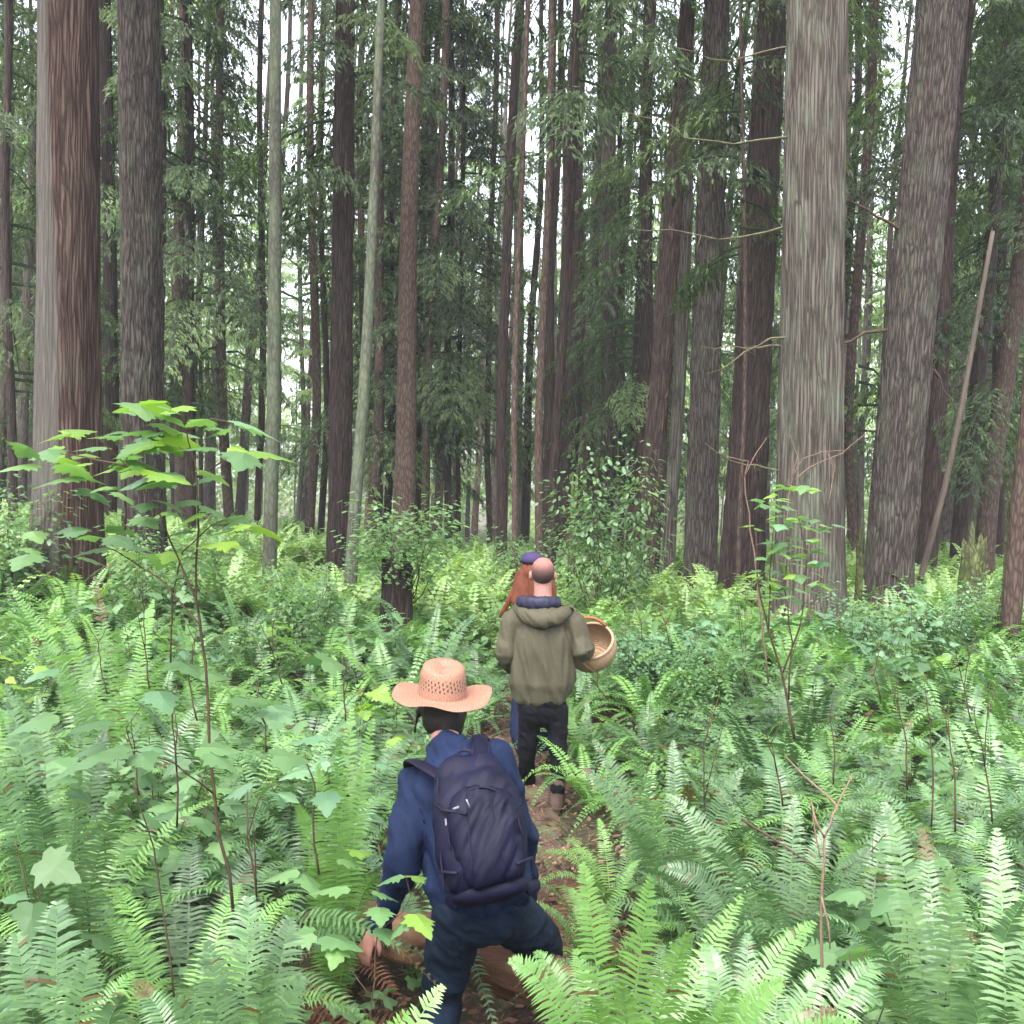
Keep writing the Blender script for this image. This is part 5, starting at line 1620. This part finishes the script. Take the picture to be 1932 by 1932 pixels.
# thin haze volume added to lift the darks of the far background
hz = bpy.data.materials.new("haze"); hz.use_nodes = True
hn = hz.node_tree.nodes; hn.remove(hn['Principled BSDF'])
pv = hn.new('ShaderNodeVolumePrincipled'); pv.inputs['Density'].default_value = .0009; pv.inputs['Color'].default_value = (.9, .95, 1, 1)
hz.node_tree.links.new(pv.outputs[0], hn['Material Output'].inputs['Volume'])
bm = bmesh.new(); bmesh.ops.create_cube(bm, size=1.0)
me = bpy.data.meshes.new("haze"); 
for v in bm.verts: v.co = Vector((v.co.x * 900, v.co.y * 1100 + 100, v.co.z * 60 + 17))
bm.to_mesh(me); bm.free()
if HAZE: tag(part("haze", me, None, hz), kind='stuff', label="faint haze added to lift the dark far trunks", cat="haze")
print("people done")
# ------------------------------------------------------------------ labels for the repeated plants
ORD = "first second third fourth fifth sixth seventh eighth ninth tenth eleventh twelfth thirteenth fourteenth fifteenth sixteenth seventeenth eighteenth nineteenth twentieth".split()
ORD += ["twenty-" + w for w in ORD[:9]] + ["thirtieth"] + ["thirty-" + w for w in ORD[:9]]
MARKS = [("straw hat", 834, 1300), ("blue walker's backpack", 910, 1560), ("olive jacket", 1020, 1240), ("woven basket", 1120, 1225), ("fallen log", 960, 1800),
         ("pale forked twig", 1560, 1560), ("tall layered leafy shrub", 370, 1150), ("massive reddish cedar", 128, 1060), ("tall grey cedar", 1525, 1150),
         ("furrowed leaning fir", 1680, 1080), ("right edge trunk", 1900, 1150), ("two tall bright fronds", 1200, 1700), ("bottom left corner fern", 110, 1780),
         ("big single pale leaf", 215, 1430), ("old bush topped stump", 752, 1040), ("black trousers", 1025, 1420), ("upright shrub on thin stems", 1490, 1050),
         ("dark furrowed leaning trunk", 1225, 1030), ("broad bottom left fronds", 480, 1780), ("bright lower right fern", 1760, 1620), ("blue walker's hanging hand", 700, 1780), ("pale upright trunk", 509, 1010)]
def sector(o, dz):
    x, y = proj(o.matrix_basis.translation + Vector((0, 0, dz)))
    best = min(MARKS, key=lambda m: (x - m[1]) ** 2 + ((y - m[2]) * 1.2) ** 2)
    dx, dy = x - best[1], (y - best[2]) * 1.2
    rel = ("right of" if dx > 0 else "left of") if abs(dx) > abs(dy) else ("below" if dy > 0 else "above")
    return rel, best[0], math.hypot(dx, dy)
def label_by_mark(objs, kindf, dz):
    sec = {}
    for o in objs:
        if o.get('label'): continue
        rel, nm, d = sector(o, dz)
        sec.setdefault((kindf(o), rel, nm), []).append((d, o))
    for (kd, rel, nm), L in sec.items():
        L.sort(key=lambda q: q[0])
        for i, (d, o) in enumerate(L):
            o['label'] = f"{kd} {rel} the {nm}" if len(L) == 1 else f"{kd} {rel} the {nm}, {ORD[i]} nearest to it"
label_by_mark(fern_list, lambda o: "bright green sword fern" if o.get('tone') else "deep green sword fern", .4)
SHRUB_WORD = {'shrub_leaf': "green lobed-leaf shrub", 'blue_green_leaf': "blue green lobed-leaf shrub", 'lime_leaf': "lime green lobed-leaf shrub"}
label_by_mark(shrub_list, lambda o: SHRUB_WORD[o.get('leafk')], .4)
label_by_mark(stick_list, lambda o: "thin bare brown stems", .4)
for o in shrub_list: del o['leafk']
for o in fern_list:
    if 'tone' in o: del o['tone']
TM = [("left frame edge", -50), ("reddish cedar", 129), ("grey brown trunk", 268), ("pale upright trunk", 514), ("dark furrowed trunk", 644), ("pale leaning trunk", 690), ("smooth brown trunk", 771),
      ("brightest sky gap", 980), ("purple grey trunk", 1151), ("broad brown trunk", 1335), ("dark reddish trunk", 1425), ("grey cedar", 1534), ("furrowed leaning fir", 1715), ("right frame edge", 1990)]
bins = {}
for t, kind in back:
    x, y = proj(t.location + Vector((0, 0, 5)))
    i = max([k for k in range(len(TM) - 1) if TM[k][1] <= x] or [0])
    w = "far pale maple" if t.name.startswith('maple') else ("far leafy conifer" if kind else "far bare trunk")
    bins.setdefault((i, w), []).append((x, t))
for (i, w), L in bins.items():
    L.sort(key=lambda q: q[0])
    for k, (x, t) in enumerate(L):
        nth = "" if len(L) == 1 else f", {ORD[k]} from left,"
        tag(t, f"{w}{nth} between {TM[i][0]} and {TM[i + 1][0]}", 'tree', 'trees deep in the forest')
for k, t in enumerate(sorted(side, key=lambda o: (o.location.x, o.location.y))):
    tag(t, f"tall conifer outside the view shading the walkers, {ORD[k]} counting from the left side", 'tree', 'trees around the viewpoint')
for t in HT: t['group'] = 'trunks standing beyond the ferns'
